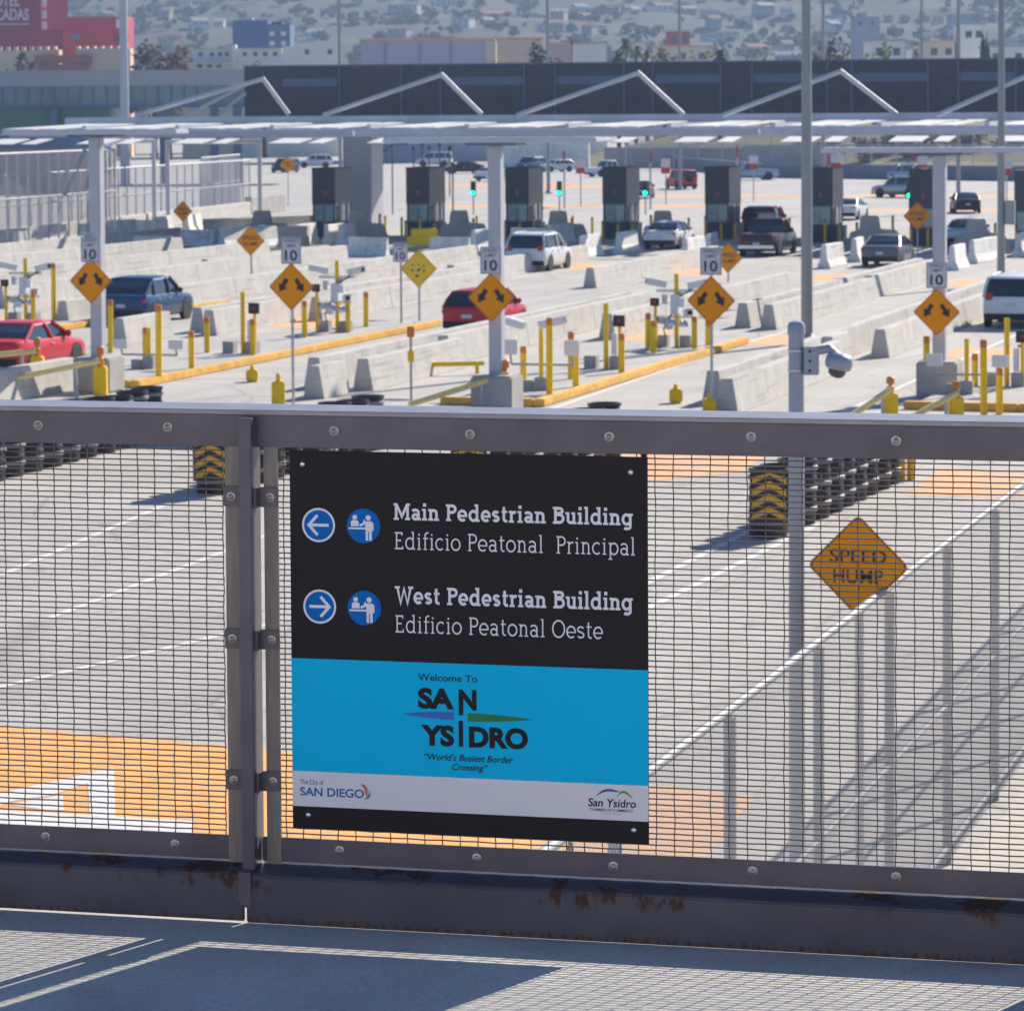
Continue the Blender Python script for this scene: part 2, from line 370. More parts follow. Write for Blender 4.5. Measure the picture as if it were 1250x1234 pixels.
# traffic islands: a raised kerb strip under each row of equipment
def island(label, s0, s1, t0, t1):
    e = MB(); e.box(s0, s1, t0, t1, 0, .16); o = e.build('traffic_island', M['road'], bevel=.03)
    k = MB(); k.box(s1, s1 + .28, t0 - .28, t1, 0, .20); k.box(s0 - .28, s1, t0 - .28, t0, 0, .20)
    q = k.build('kerb', M['kerb'], o, bevel=.03); o.rotation_euler = (0, 0, -LA)
    tag(o, kind='structure'); return o
island('left', -37.6, -35.25, 80.5, 106)
island('mid', -25.3, -23.15, 77.6, 100)
island('right', -13.9, -11.4, 79.0, 104)
island('far', -49.6, -47.0, 92, 116)

# ------------------------------------------------------------------ bridge railing
rail = thing('bridge_railing', 'dark painted steel bridge railing with bronze wire mesh infill and rusty bottom beam', 'railing', FO, -FA)
BAY = 1.83
px0 = fence_uv(311, 700)[0]
posts = [px0 + BAY * k for k in (-3, -2, -1, 0, 1, 2, 3)]
xa, xb = posts[0], posts[-1]
q = MB(); q.box(xa, xb, -.020, -.010, .982, 1.0495); q.build('top_rail', M['rail'], rail, bevel=.002)
q = MB(); q.box(xa, xb, -.021, .125, 1.050, 1.060); q.build('rail_cap', M['railcap'], rail, bevel=.002)
for k in range(len(posts) - 1):
    q = MB(); zb0 = -.0052 if k < 3 else -.008; x0, x1 = posts[k] + .0025, posts[k + 1] - .0025
    q.prism([(-.086, zb0), (-.086, .090), (-.082, .0945), (.02, .1065), (.02, .098), (-.078, .086), (-.078, zb0)], 'x', x0, x1)
    q.build('bottom_beam', M['railr'], rail, bevel=.0025)
    q = MB(); q.box(posts[k] + .015, posts[k + 1] - .015, -.014, -.006, .107, .158); q.build('kick_plate', M['rail'], rail, bevel=.0015)
pm = MB(); pm.box(-.0135, .0135, -.060, .004, .097, 1.0455)
pm = pm.mesh('post', M['rail'], bevel=.0015)
wm = MB(); wm.box(-.0132, .0132, -.0905, -.0862, .040, .0935); wm.box(-.0132, .0132, -.0905, -.058, .0938, .0985); wm.lathe([(.0, 0), (.0165, 0), (.0165, .001), (.014, .0022)], 24, M=Matrix.Translation((0, -.0862, .042)) @ Matrix.Rotation(R(90), 4, 'X')); wm.box(-.004, .004, -.0775, -.072, .026, .0855); wm.box(-.004, .004, -.0775, .018, .0865, .0915); wm.lathe([(.0, 0), (.008, 0), (.006, .002)], 10, M=Matrix.Translation((.006, -.0862, .030)) @ Matrix.Rotation(R(90), 4, 'X')); wm = wm.mesh('weld_tab', M['rail'])
sm = MB()
for sg in (-1, 1): sm.box(min(sg*.027, sg*.058), max(sg*.027, sg*.058), -.0165, -.0125, .10, 1.04)
sm = sm.mesh('panel_edge_strip', M['strip'])
bk = MB(); bk.box(-.060, -.0138, -.023, -.0168, -.021, .021); bk.box(.0138, .060, -.023, -.0168, -.021, .021); bk.box(-.0195, -.0138, -.048, -.0231, -.021, .021); bk.box(.0138, .0195, -.048, -.0231, -.021, .021)
bk = bk.mesh('bracket', M['rail'], bevel=.0012)
bt = MB(); RY = Matrix.Rotation(R(90), 4, 'X')
bt.lathe([(.0105, 0), (.0105, .0018), (.0088, .0024)], 20, M=RY); bt.lathe([(.0066, .0024), (.0066, .0065), (.0052, .0075)], 6, M=RY); bt.lathe([(.0034, .0075), (.0034, .0115), (.002, .0125)], 12, M=RY)
bt = bt.mesh('bolt', M['bolt'], smooth=True)
def bolt(x, y, z, s=1.0):
    o = link('bolt', bt, rail); o.location = (x, y, z); o.scale = (s, s, s); o.rotation_euler = (0, rnd.uniform(0, 6), 0); return o
for x in posts:
    o = link('post', pm, rail); o.location.x = x
    o = link('panel_edge_strip', sm, rail); o.location.x = x
    o = link('weld_tab', wm, rail); o.location.x = x
    for v in (605, 778, 950):
        z = fence_uv(311, v)[1]
        o = link('bracket', bk, rail); o.location = (x, 0, z)
        bolt(x - .043, -.0231, z, .95); bolt(x + .043, -.0231, z, .95)
for (u, v) in ((47, 519), (205, 521), (408, 526), (574, 530), (744, 533), (917, 533), (1094, 538)):
    x, z = fence_uv(u, v, .02); bolt(x, -.0205, z)
for (u, v) in ((56, 1021), (214, 1030), (415, 1038), (582, 1047), (749, 1057), (919, 1063), (1094, 1070)):
    x, z = fence_uv(u, v, .014); bolt(x, -.0145, z)
# woven wire infill, one bay, then copied
mm = MB(); pv, ph, rw = .0377, .01185, .0018; bw = BAY - .06; nv = int(bw / pv); nh = int(.90 / ph)
wv = lambda j: .0011 if j % 2 else -.0011
for i in range(nh + 1):
    z = .108 + i * ph; pts = []
    for j in range(nv + 1):
        pts.append((.03 + j * pv, -.009 + (.0016 if (i + j) % 2 else -.0016), z + rnd.uniform(-.0004, .0004)))
    mm.tube(pts, rw, 4, False)
for j in range(nv + 1):
    x = .03 + j * pv; pts = []; ph0 = rnd.uniform(0, 6)
    for i in range(nh + 1): pts.append((x + .0006 * math.sin(i * .9 + ph0) + .0005 * math.sin(i * .37 + j), -.009 + (-.0016 if (i + j) % 2 else .0016), .108 + i * ph))
    mm.tube(pts, rw * .82, 4, False)
mm = mm.mesh('mesh_infill', M['wire'], smooth=True)
for k in range(len(posts) - 1):
    o = link('mesh_infill', mm, rail); o.location.x = posts[k]; o.rotation_euler = (0, 0, 0)

# ------------------------------------------------------------------ lettering
def font_mesh(s, bold=0.0, shear=0.0, spacing=1.0, ex=.0):
    c = bpy.data.curves.new('t', 'FONT'); c.body = s; c.size = 1; c.offset = bold; c.shear = shear; c.space_character = spacing; c.extrude = ex; c.resolution_u = 5
    ob = bpy.data.objects.new('t', c); COL.objects.link(ob)
    bpy.context.view_layer.update()
    me = bpy.data.meshes.new_from_object(ob.evaluated_get(bpy.context.evaluated_depsgraph_get()))
    bpy.data.objects.remove(ob); bpy.data.curves.remove(c); return me
CAPH = {}
def cap_h(bold):
    if bold not in CAPH:
        me = font_mesh('H', bold); ys = [v.co.y for v in me.vertices]; CAPH[bold] = (min(ys), max(ys))
    return CAPH[bold]
def place_text(parent, name, s, x0, x1, zb, cap, y, m, bold=0.0, shear=0.0, tilt=0.0):
    """text in the parent's XZ plane, read from -Y, from x0 to x1 on baseline zb"""
    me = font_mesh(s, bold, shear); xs = [v.co.x for v in me.vertices]; b, t = cap_h(bold)
    lo, hi = min(xs), max(xs); sx = (x1 - x0) / (hi - lo); sz = cap / (t - b)
    for v in me.vertices: v.co = Vector((x0 + (v.co.x - lo) * sx, y, zb + (v.co.y - b) * sz + ((v.co.x - lo) * sx) * tilt))
    me.materials.clear(); me.materials.append(m)
    for p in me.polygons: p.material_index = 0
    return link(name, me, parent)

# slab-serif alphabet drawn as strokes (cap height 1, x height .70)
XH = .70
def arc(cx, cy, rx, ry, a0, a1, n=14): return [(cx + rx * math.cos(R(a0 + (a1 - a0) * i / n)), cy + ry * math.sin(R(a0 + (a1 - a0) * i / n))) for i in range(n + 1)]
def slab_glyph(ch, w):
    h = w / 2; S = []; sh = w * .78; se = .075 + w * .06          # stroke list, serif thickness, serif overhang
    def stem(x, y0, y1, b='', t=''):
        S.append(([(x, y0), (x, y1)], w))
        for y, k in ((y0 + sh / 2, b), (y1 - sh / 2, t)):
            if k: S.append(([(x - (h + se if 'l' in k else h), y), (x + (h + se if 'r' in k else h), y)], sh))
    C = 1.0
    if ch == 'n' or ch == 'm':
        stem(.16, 0, XH, 'lr', 'l'); S.append((arc(.16 + .19, XH - .24, .19, .24 - h, 165, 0) + [(.54, 0)], w)); S.append(([(.54 - h - se, sh / 2), (.54 + h + se, sh / 2)], sh)); return S, .72
    if ch == 'u':
        stem(.54, 0, XH, 'r', 'l'); S.append(([(.16, XH)] + arc(.16 + .19, .24, .19, .24 - h, 180, 345), w)); S.append(([(.16 - h - se, XH - sh / 2), (.16, XH - sh / 2)], sh)); return S, .72
    if ch == 'r':
        stem(.16, 0, XH, 'lr', 'l'); S.append((arc(.40, XH - .26, .22, .26 - h, 150, 72), w)); return S, .50
    if ch == 'i':
        stem(.17, 0, XH, 'lr', 'l'); S.append(([(.17, XH + .13), (.17, XH + .13 + w * 1.15)], w * 1.15)); return S, .36
    if ch == 'l': stem(.17, 0, 1.04, 'lr', 'l'); return S, .36
    if ch == 't':
        S.append(([(.18, .92), (.18, .22)] + arc(.18 + .16, .20, .16, .20 - h, 180, 290), w)); S.append(([(.04, XH - sh / 2), (.40, XH - sh / 2)], sh)); return S, .45
    if ch == 'f':
        S.append(([(.18, 0), (.18, .84)] + arc(.36, .84, .18, .20 - h, 180, 75), w)); S.append(([(.04, XH - sh / 2), (.40, XH - sh / 2)], sh)); S.append(([(.18 - h - se, sh / 2), (.18 + h + se, sh / 2)], sh)); return S, .42
    if ch == 'o': S.append((arc(.34, XH / 2, .34 - h, XH / 2 - h + .012, 0, 360, 28), w)); return S, .70
    if ch == 'c': S.append((arc(.33, XH / 2, .33 - h, XH / 2 - h + .012, 48, 312, 22), w)); return S, .62
    if ch == 'e': S.append((arc(.33, XH / 2, .33 - h, XH / 2 - h + .012, 0, 312, 24), w)); S.append(([(h, XH / 2 - .02), (.66 - h * .2, XH / 2 - .02)], w * .8)); return S, .68
    if ch == 's':
        q = XH / 4; S.append((arc(.25, XH - q - h * .4, .25 - h, q - h * .6, 25, 270, 14) + arc(.25, q + h * .4, .25 - h, q - h * .6, 90, -155, 14), w)); return S, .54
    if ch == 'd':
        S.append((arc(.32, XH / 2, .32 - h, XH / 2 - h + .012, 40, 320, 22), w)); stem(.56, 0, 1.04, 'r', 'l'); return S, .75
    if ch == 'p':
        S.append((arc(.40, XH / 2, .32 - h, XH / 2 - h + .012, -140, 140, 22), w)); stem(.16, -.28, XH, 'lr', 'l'); return S, .76
    if ch == 'g':
        S.append((arc(.32, XH / 2, .32 - h, XH / 2 - h + .012, 40, 320, 22), w)); S.append(([(.56, XH), (.56, -.06)] + arc(.34, -.08, .22, .20 - h, 0, -140), w)); S.append(([(.56, XH - sh / 2), (.56 + h + se, XH - sh / 2)], sh)); return S, .74
    if ch == 'a':
        S.append((arc(.27, XH - .22, .23 - h * .2, .22 - h, 150, 0) + [(.50 - h * .2, .0)], w)); S.append((arc(.28, .21, .25 - h, .21 - h + .012, 20, 340, 20), w)); S.append(([(.5, sh / 2), (.5 + h + se * .8, sh / 2)], sh)); return S, .66
    if ch == 'M':
        stem(.16, 0, C, 'lr', 'l'); stem(.92, 0, C, 'lr', 'r'); S.append(([(.16, C - h * .3), (.54, .22), (.92, C - h * .3)], w * .95)); return S, 1.10
    if ch in 'PB':
        stem(.16, 0, C, 'lr' if ch == 'P' else 'l', 'l'); y = .44 if ch == 'P' else .54
        S.append(([(.16, C - h), (.40, C - h)] + arc(.40, (C + y) / 2, .24 - h * .3, (C - y) / 2 - h + (h if ch == 'B' else h) * .0, 90, -90) + [(.16, y + h)], w))
        if ch == 'B': S.append(([(.16, y), (.42, y)] + arc(.42, y / 2 + h * .5, .27 - h * .3, y / 2 - h * .5, 90, -90) + [(.16, h)], w))
        return S, (.68 if ch == 'P' else .76)
    if ch == 'E':
        stem(.16, 0, C, 'l', 'l'); S.append(([(.16, C - h), (.58, C - h), ], w)); S.append(([(.16, h), (.62, h)], w)); S.append(([(.16, .52), (.48, .52)], w))
        S.append(([(.58 - h * .6, C), (.58 - h * .6, C - .2)], w * .8)); S.append(([(.62 - h * .6, 0), (.62 - h * .6, .2)], w * .8)); return S, .72
    if ch == 'W':
        S.append(([(.10, C), (.32, h * .2), (.55, .86), (.78, h * .2), (1.0, C)], w * .95))
        for x in (.10, 1.0): S.append(([(x - h - se, C - sh / 2), (x + h + se, C - sh / 2)], sh))
        return S, 1.12
    if ch == 'O': S.append((arc(.45, .5, .45 - h, .5 - h + .015, 0, 360, 32), w)); return S, .92
    return S, .34
def slab_text(parent, name, s, x0, x1, zb, cap, y, m, wgt):
    q = MB(); x = 0; n = 0; segs = []
    for ch in s:
        S, adv = slab_glyph(ch, wgt)
        for pl, wd in S: segs.append(([(px + x, py) for px, py in pl], wd))
        x += adv + .06
    xs = [p[0] for pl, _ in segs for p in pl]; lo, hi = min(xs) - wgt / 2, max(xs) + wgt / 2; sx = (x1 - x0) / (hi - lo)
    for pl, wd in segs:
        pl = [p for i, p in enumerate(pl) if i == 0 or math.hypot(p[0] - pl[i - 1][0], p[1] - pl[i - 1][1]) > 1e-4]
        L_, Rr = [], []
        for i, p in enumerate(pl):
            a = pl[max(i - 1, 0)]; b = pl[min(i + 1, len(pl) - 1)]
            if i in (0, len(pl) - 1): dx, dy = b[0] - a[0], b[1] - a[1]; k = 1
            else:
                l1 = math.hypot(p[0] - a[0], p[1] - a[1]); l2 = math.hypot(b[0] - p[0], b[1] - p[1]); u = ((p[0] - a[0]) / l1, (p[1] - a[1]) / l1); v_ = ((b[0] - p[0]) / l2, (b[1] - p[1]) / l2)
                dx, dy = u[0] + v_[0], u[1] + v_[1]; k = 1 / max(.45, math.sqrt(max(.01, (1 + u[0] * v_[0] + u[1] * v_[1]) / 2)))
            l = math.hypot(dx, dy) or 1; nx, ny = -dy / l * wd / 2 * k, dx / l * wd / 2 * k
            L_.append((p[0] + nx, p[1] + ny)); Rr.append((p[0] - nx, p[1] - ny))
        yy = y - n * .0000025; n += 1
        vs = [(x0 + (a - lo) * sx, yy, zb + b * cap) for a, b in L_ + Rr]; k = len(pl)
        q.add(vs, [(i, k + i, k + i + 1, i + 1) for i in range(k - 1)])
    return q.build(name, m, parent)

# ------------------------------------------------------------------ the wayfinding sign on the railing
sx0, sz0 = fence_uv(574, 1020, .022)
sign = thing('wayfinding_sign', 'large black and blue pedestrian wayfinding sign bolted to the wire mesh railing', 'sign', FO + FE * sx0 + FN * .0 + Vector((0, 0, sz0)), -FA)
def S(u, v, off=.022):
    a, b = fence_uv(u, v, off); return a - sx0, b - sz0
MS = {'k': mat('sign_black_vinyl', (.0105, .009, .012), .6, 0, .05, 300, spec=.25), 'b': mat('sign_blue_vinyl', (.002, .46, .78), .6, spec=.1), 'w': mat('sign_white_vinyl', (.66, .66, .71), .5),
      'c': mat('sign_icon_blue', (.004, .135, .47), .6, spec=.1), 't': mat('sign_letter_white', (.72, .72, .78), .5), 'sd': mat('sign_city_blue', (.01, .10, .35), .5), 'bl': mat('sign_lens_blue', (.012, .12, .46), .5),
      'gr': mat('sign_lens_green', (.0, .16, .04), .5), 'or': mat('emblem_orange', (.55, .16, .08), .5), 'te': mat('emblem_teal', (.02, .25, .22), .5), 'gm': mat('emblem_green', (.03, .30, .08), .5), 'nv': mat('emblem_navy', (.012, .09, .24), .5)}
xl, zt = S(354.3, 549); xr, _ = S(790.3, 559); _, zb_ = S(570, 1020)
zt = (S(353.2, 549.1)[1] + S(789.4, 558.7)[1]) / 2; zbm = (S(360, 1009)[1] + S(791.6, 1031.8)[1]) / 2
q = MB(); q.box(xl - .002, xr, -.022, -.0185, zbm, zt); q.build('panel', MS['k'], sign, bevel=.0008)
zbl = (S(356.6, 802.6)[1] + S(790, 818.3)[1]) / 2; zwh = (S(359, 939.4)[1] + S(791, 959.7)[1]) / 2; zwb = (S(359.9, 982.9)[1] + S(791.6, 1003)[1]) / 2
q = MB(); q.box(xl - .0015, xr - .0005, -.0224, -.0222, zwh, zbl); q.build('blue_field', MS['b'], sign)
q = MB(); q.box(xl - .0015, xr - .0005, -.0224, -.0222, zwb, zwh - .0002); q.build('white_field', MS['w'], sign)
YT = -.0228
def slab(name, s, L0, R0, ctop, wgt):
    a, z0 = S(*L0); b, z1 = S(*R0); z = (z0 + z1) / 2; _, c = S(*ctop)
    return slab_text(sign, name, s, a, b, z, c - z0, YT, MS['t'], wgt)
slab('heading_lettering', 'Main Pedestrian Building', (479.1, 634), (774.3, 641.9), (479, 613.6), .170)
slab('subheading_lettering', 'Edificio Peatonal  Principal', (481.3, 669.9), (775.8, 678.3), (481, 648.9), .092)
slab('heading_lettering', 'West Pedestrian Building', (480.6, 736.7), (774.3, 745), (480, 715.5), .170)
slab('subheading_lettering', 'Edificio Peatonal Oeste', (482, 772.2), (736.8, 779.5), (482, 751), .092)
def fpoly(name, polys, m, y=YT, parent=None):
    q = MB()
    for i, pl in enumerate(polys): q.add([(a, y - i * .00001, b) for a, b in pl], [tuple(range(len(pl)))])
    return q.build(name, m, parent or sign)
def disc(c, r, n=40): return [(c[0] + r * math.cos(2 * math.pi * i / n), c[1] + r * math.sin(2 * math.pi * i / n)) for i in range(n)]
PX = .00169
def rectc(c, x0, x1, z0, z1): return [(c[0] + x0 * PX, c[1] + z0 * PX), (c[0] + x1 * PX, c[1] + z0 * PX), (c[0] + x1 * PX, c[1] + z1 * PX), (c[0] + x0 * PX, c[1] + z1 * PX)]
def pl(c, pts): return [(c[0] + a * PX, c[1] + b * PX) for a, b in pts]
def ribbon(c, pts, wd):
    out = []
    for (a, b), (a2, b2) in zip(pts, pts[1:]):
        l = math.hypot(a2 - a, b2 - b); nx, ny = -(b2 - b) / l * wd / 2, (a2 - a) / l * wd / 2; ex, ey = (a2 - a) / l * wd * .3, (b2 - b) / l * wd * .3
        out.append(pl(c, [(a - ex + nx, b - ey + ny), (a - ex - nx, b - ey - ny), (a2 + ex - nx, b2 + ey - ny), (a2 + ex + nx, b2 + ey + ny)]))
    return out
for (uv, pv_, sg) in (((389, 640.8), (443.8, 641.9), -1), ((390.4, 740.2), (444.9, 742), 1)):
    c = S(*uv); o = fpoly('arrow_roundel', [disc(c, 21.2 * PX)], MS['t'])
    fpoly('roundel_field', [disc(c, 18.6 * PX)], MS['c'], YT - .0003, o)
    fpoly('arrow', ribbon(c, [(sg * -12, 0), (sg * 11, 0)], 3.6) + ribbon(c, [(sg * 2, 11.5), (sg * 12.5, 0), (sg * 2, -11.5)], 3.6), MS['t'], YT - .0006, o)
    c = S(*pv_); o = fpoly('pictogram_roundel', [disc(c, 21.4 * PX)], MS['c'])
    head = lambda a, b, r: [(c[0] + (a + r * math.cos(i * .45)) * PX, c[1] + (b + r * math.sin(i * .45)) * PX) for i in range(14)]
    fpoly('pictogram', [head(-11, 10.5, 3.0), pl(c, [(-16, -.5), (-16, 5), (-14, 7), (-8, 7), (-6, 5), (-6, -.5)]), rectc(c, -19, 13, -4.2, -2), pl(c, [(-5, 2), (-5, 0), (0, 1.5), (2, 7), (.5, 8), (-1, 3.4)]),
        head(6.2, 10.2, 3.3), pl(c, [(2.2, -2), (2.2, 6), (10, 6), (12.8, 3.5), (12.8, -6), (10.6, -6), (10.6, -18), (7.2, -18), (7.2, -7), (6, -7), (6, -18), (2.8, -18), (2.8, -4)]),
        pl(c, [(2.4, 6), (3.4, 3), (-3.6, -1.2), (-4.4, .4)])], MS['t'], YT - .0003, o)
def ftext(name, s, L0, R0, ctop, m, bold=0.0, shear=0.0, caps=1.0):
    a, z0 = S(*L0); b, z1 = S(*R0); z = (z0 + z1) / 2; _, c = S(*ctop)
    return place_text(sign, name, s, a, b, z, (c - z0) * caps, YT - .0002, m, bold, shear)
ftext('welcome_lettering', 'Welcome To', (510.4, 830), (582.9, 833), (510, 821.7), MS['k'], .012)
ftext('town_lettering', 'SA', (510.4, 864.3), (554.6, 866), (510, 839), MS['k'], .05)
ftext('town_lettering', 'N', (560, 866.3), (582, 867.3), (560, 841), MS['k'], .05)
ftext('town_lettering', 'YS', (513.7, 909.6), (554.6, 911), (513.7, 884.2), MS['k'], .05)
ftext('town_lettering', 'DRO', (572.6, 912), (644.7, 914.6), (572.6, 886.5), MS['k'], .05)
def quad(u0, v0, u1, v1): a = S(u0, v0); b = S(u1, v1); return [(a[0], b[1]), (b[0], b[1]), (b[0], a[1]), (a[0], a[1])]
fpoly('letter_tail', [quad(560, 860, 565.6, 873)], MS['k'], YT - .0005)
fpoly('town_lettering', [quad(560, 879.4, 565.6, 911.3)], MS['k'], YT - .0004)
def lens(tip, e0, e1):
    t = S(*tip); a = S(*e0); b = S(*e1); out = [t]; n = 10
    mz = (a[1] + b[1]) / 2; hz = (a[1] - b[1]) / 2; dx = a[0] - t[0]
    topp = [(t[0] + dx * i / n, t[1] + (mz - t[1]) * i / n + hz * math.sin(.5 * math.pi * i / n) ** .8) for i in range(1, n + 1)]
    bot = [(t[0] + dx * i / n, t[1] + (mz - t[1]) * i / n - hz * math.sin(.5 * math.pi * i / n) ** .8) for i in range(n, 0, -1)]
    return [t] + topp + bot
fpoly('blue_lens', [lens((490.9, 871), (554.2, 868.8), (554.2, 878.7))], MS['bl']); fpoly('green_lens', [lens((651, 878.3), (571.1, 870.2), (571.1, 880.2))], MS['gr'])
ftext('motto_lettering', '\u201cWorld\u2019s Busiest Border', (518, 927.3), (626.7, 931), (518, 919.5), MS['k'], .014, .22)
ftext('motto_lettering', 'Crossing\u201d', (552, 939.6), (595.4, 941), (552, 932), MS['k'], .014, .22)
ftext('city_lettering', 'The City of', (366.5, 956.4), (395.2, 957.6), (366.5, 950.6), MS['sd'], .004)
ftext('city_lettering', 'SAN DIEGO', (366.5, 970.3), (444.5, 974), (366.5, 960), MS['sd'], .022)
c = S(445, 966)
fpoly('emblem', [pl(c, [(-4, 10), (1, 8.5), (4, 4), (4.5, -2), (2.5, -7), (1, -2), (-.5, 4), (-4, 8)])], MS['or'], YT - .0004)
fpoly('emblem', [pl(c, [(6.5, 2), (8, -3), (6.5, -7), (3, -9.5), (-1, -10), (2, -7.5), (4.8, -4), (6, -1)])], MS['te'], YT - .0005)
ftext('chamber_lettering', 'San Ysidro', (718, 983.8), (776.5, 985.6), (718, 974), MS['k'], .016, .12)
ftext('chamber_lettering', 'CHAMBER OF COMMERCE', (719.8, 989.6), (772.8, 990.6), (719.8, 986.4), MS['k'], .004)
fpoly('chamber_rule', [quad(738, 992.6, 757, 993.2)], MS['k'])
def swoosh(a, b, h, th):
    out = []; n = 10; A = S(*a); B = S(*b)
    tp = [(A[0] + (B[0] - A[0]) * i / n, A[1] + (B[1] - A[1]) * i / n + h * PX * math.sin(math.pi * (i / n) ** .8)) for i in range(n + 1)]
    bt_ = [(x, z - th * PX * math.sin(math.pi * i / n) ** .6) for i, (x, z) in enumerate(tp)]
    return tp + bt_[::-1][1:-1]
fpoly('mountain_emblem', [swoosh((727, 972.5), (757, 966), 7, 3.4)], MS['nv']); fpoly('mountain_emblem', [swoosh((752, 975), (773, 974.5), 10, 3.0)], MS['gm'], YT - .0003)
sc_ = MB(); sc_.lathe([(.0058, 0), (.0055, .0016), (.0035, .0032), (.0012, .0036)], 16, M=RY); sc_ = sc_.mesh('screw', M['chrome'], smooth=True)
for uv in ((369, 566.4), (769.9, 576.4), (376.4, 994.3), (773.6, 1013)):
    a, b = S(*uv); o = link('screw', sc_, sign); o.location = (a, -.022, b)

# ------------------------------------------------------------------ helpers for things on the lanes
def at_t(x, y, T):
    dd = ray(x, y); k = T / dd.dot(LD); p = CAMP + dd * k; return p.dot(LP), p.z
def hgt(x, yb, yt): p = spot(x, yb); return (yb - yt) * p.y / FPX
# unseen pale wall, added behind the viewer to bounce light onto railing and sign
q = MB(); q.box(-14, 14, 0, .35, 0, 4.5); q.box(-14.1, 14.1, -.06, .41, 4.5, 4.7)
M['pale'] = mat('bounce_wall_pale', (.76, .75, .79), .9, 0, .05, 1)
o = q.build('bounce_wall', M['pale']); o.location = FO + FN * 12.5 + Vector((0, 0, -.009)); o.rotation_euler = (0, 0, -FA)
tag(o, 'pale unseen wall added behind the viewer to bounce light onto railing and sign', 'wall')

# concrete barriers ------------------------------------------------
PROF = [(-.29, 0), (-.27, .10), (-.145, .84), (.145, .84), (.27, .10), (.29, 0)]
def barrier(s, t0, t1, label, group='concrete lane barriers', m='conc', k=1.0):
    q = MB(); n = max(1, int((t1 - t0) / 6.1)); L = (t1 - t0) / n
    for i in range(n):
        a, b = i * L + (.0 if i == 0 else .02), (i + 1) * L - .0
        q.prism([(x, z * k) for x, z in PROF], 'y', a, b)
    o = q.build('concrete_barrier', M[m], bevel=.012, seg=1); o.location = lane(s, t0); o.rotation_euler = (0, 0, -LA)
    return tag(o, label, 'barrier', group)
BL = [((383, 487), 80.2, 'short concrete barrier with grey end just behind the left thin sign pole'),
      ((443, 477), 89.0, 'concrete barrier whose grey end stands right of the thin sign pole, above black drums'),
      ((541, 445), 113, 'long concrete barrier behind the thin yellow stake, left of the middle canopy post'),
      ((741, 415), 128, 'concrete barrier starting behind the equipment of the middle island'),
      ((887, 505), 87.2, 'concrete barrier with grey end beside the pole of the double arrow sign right of centre'),
      ((993, 463), 90.2, 'short concrete barrier behind the grey camera dome'),
      ((1010, 447), 94, 'concrete barrier with grey end seen just right of the camera dome'),
      ((1074, 437), 131, 'long concrete barrier between camera pole and right canopy post'),
      ((921, 397), 106, 'leaning short concrete barrier in front of the tall green lamp pole'),
      ((938, 403), 124, 'concrete barrier with grey end left of the tall green lamp pole'),
      ((1060, 364), 141, 'concrete barrier leading up to the grey sedan right of the green lamp pole'),
      ((145, 421), 99, 'concrete barrier in front of the dark blue crossover'),
      ((255, 410), 107, 'concrete barrier with grey end just right of the dark blue crossover'),
      ((385, 392), 130, 'concrete barrier behind the camera rack on the left island'),
      ((550, 348), 152, 'concrete barrier with grey end left of the white minivan'),
      ((250, 340), 150, 'concrete barrier with grey end below the fences, above the dark blue crossover'),
      ((720, 352), 152, 'concrete barrier with grey end beside the white minivan'),
      ((76, 397), 106, 'concrete barrier with brownish end at the far left camera rack'),
      ((-70, 505), 79.6, 'concrete barrier at the left edge below the red sedan')]
for (p, t1, lb) in BL:
    s, t = st(*p); barrier(s, t, max(t1, t + 1.2), lb)
for i, (s, t0, t1, lb) in enumerate(((-30.3, 81, 113, 'inner concrete barrier on the island right of the left double arrow signs'), (-41.9, 101, 131, 'inner concrete barrier right of the dark blue crossover'),
        (-19.0, 79, 131, 'inner concrete barrier on the island behind the camera dome'), (-24.7, 107, 141, 'inner concrete barrier at the foot of the green lamp pole'),
        (-48.2, 107, 151, 'long concrete barrier beyond the dark blue crossover'), (-54.5, 112, 150, 'long concrete barrier on the lane left of the yellow diamond sign'),
        (-60.5, 116, 155, 'long pale barrier under the left speed hump sign'), (-66.5, 118, 158, 'long pale barrier in front of the loose white blocks at left'), (-72.4, 120, 172, 'concrete base wall below the near chain link fence'))):
    barrier(s, t0, t1, lb)
barrier(-12.9, 106, 140, 'concrete barrier left of the white utility vehicle at the right edge')
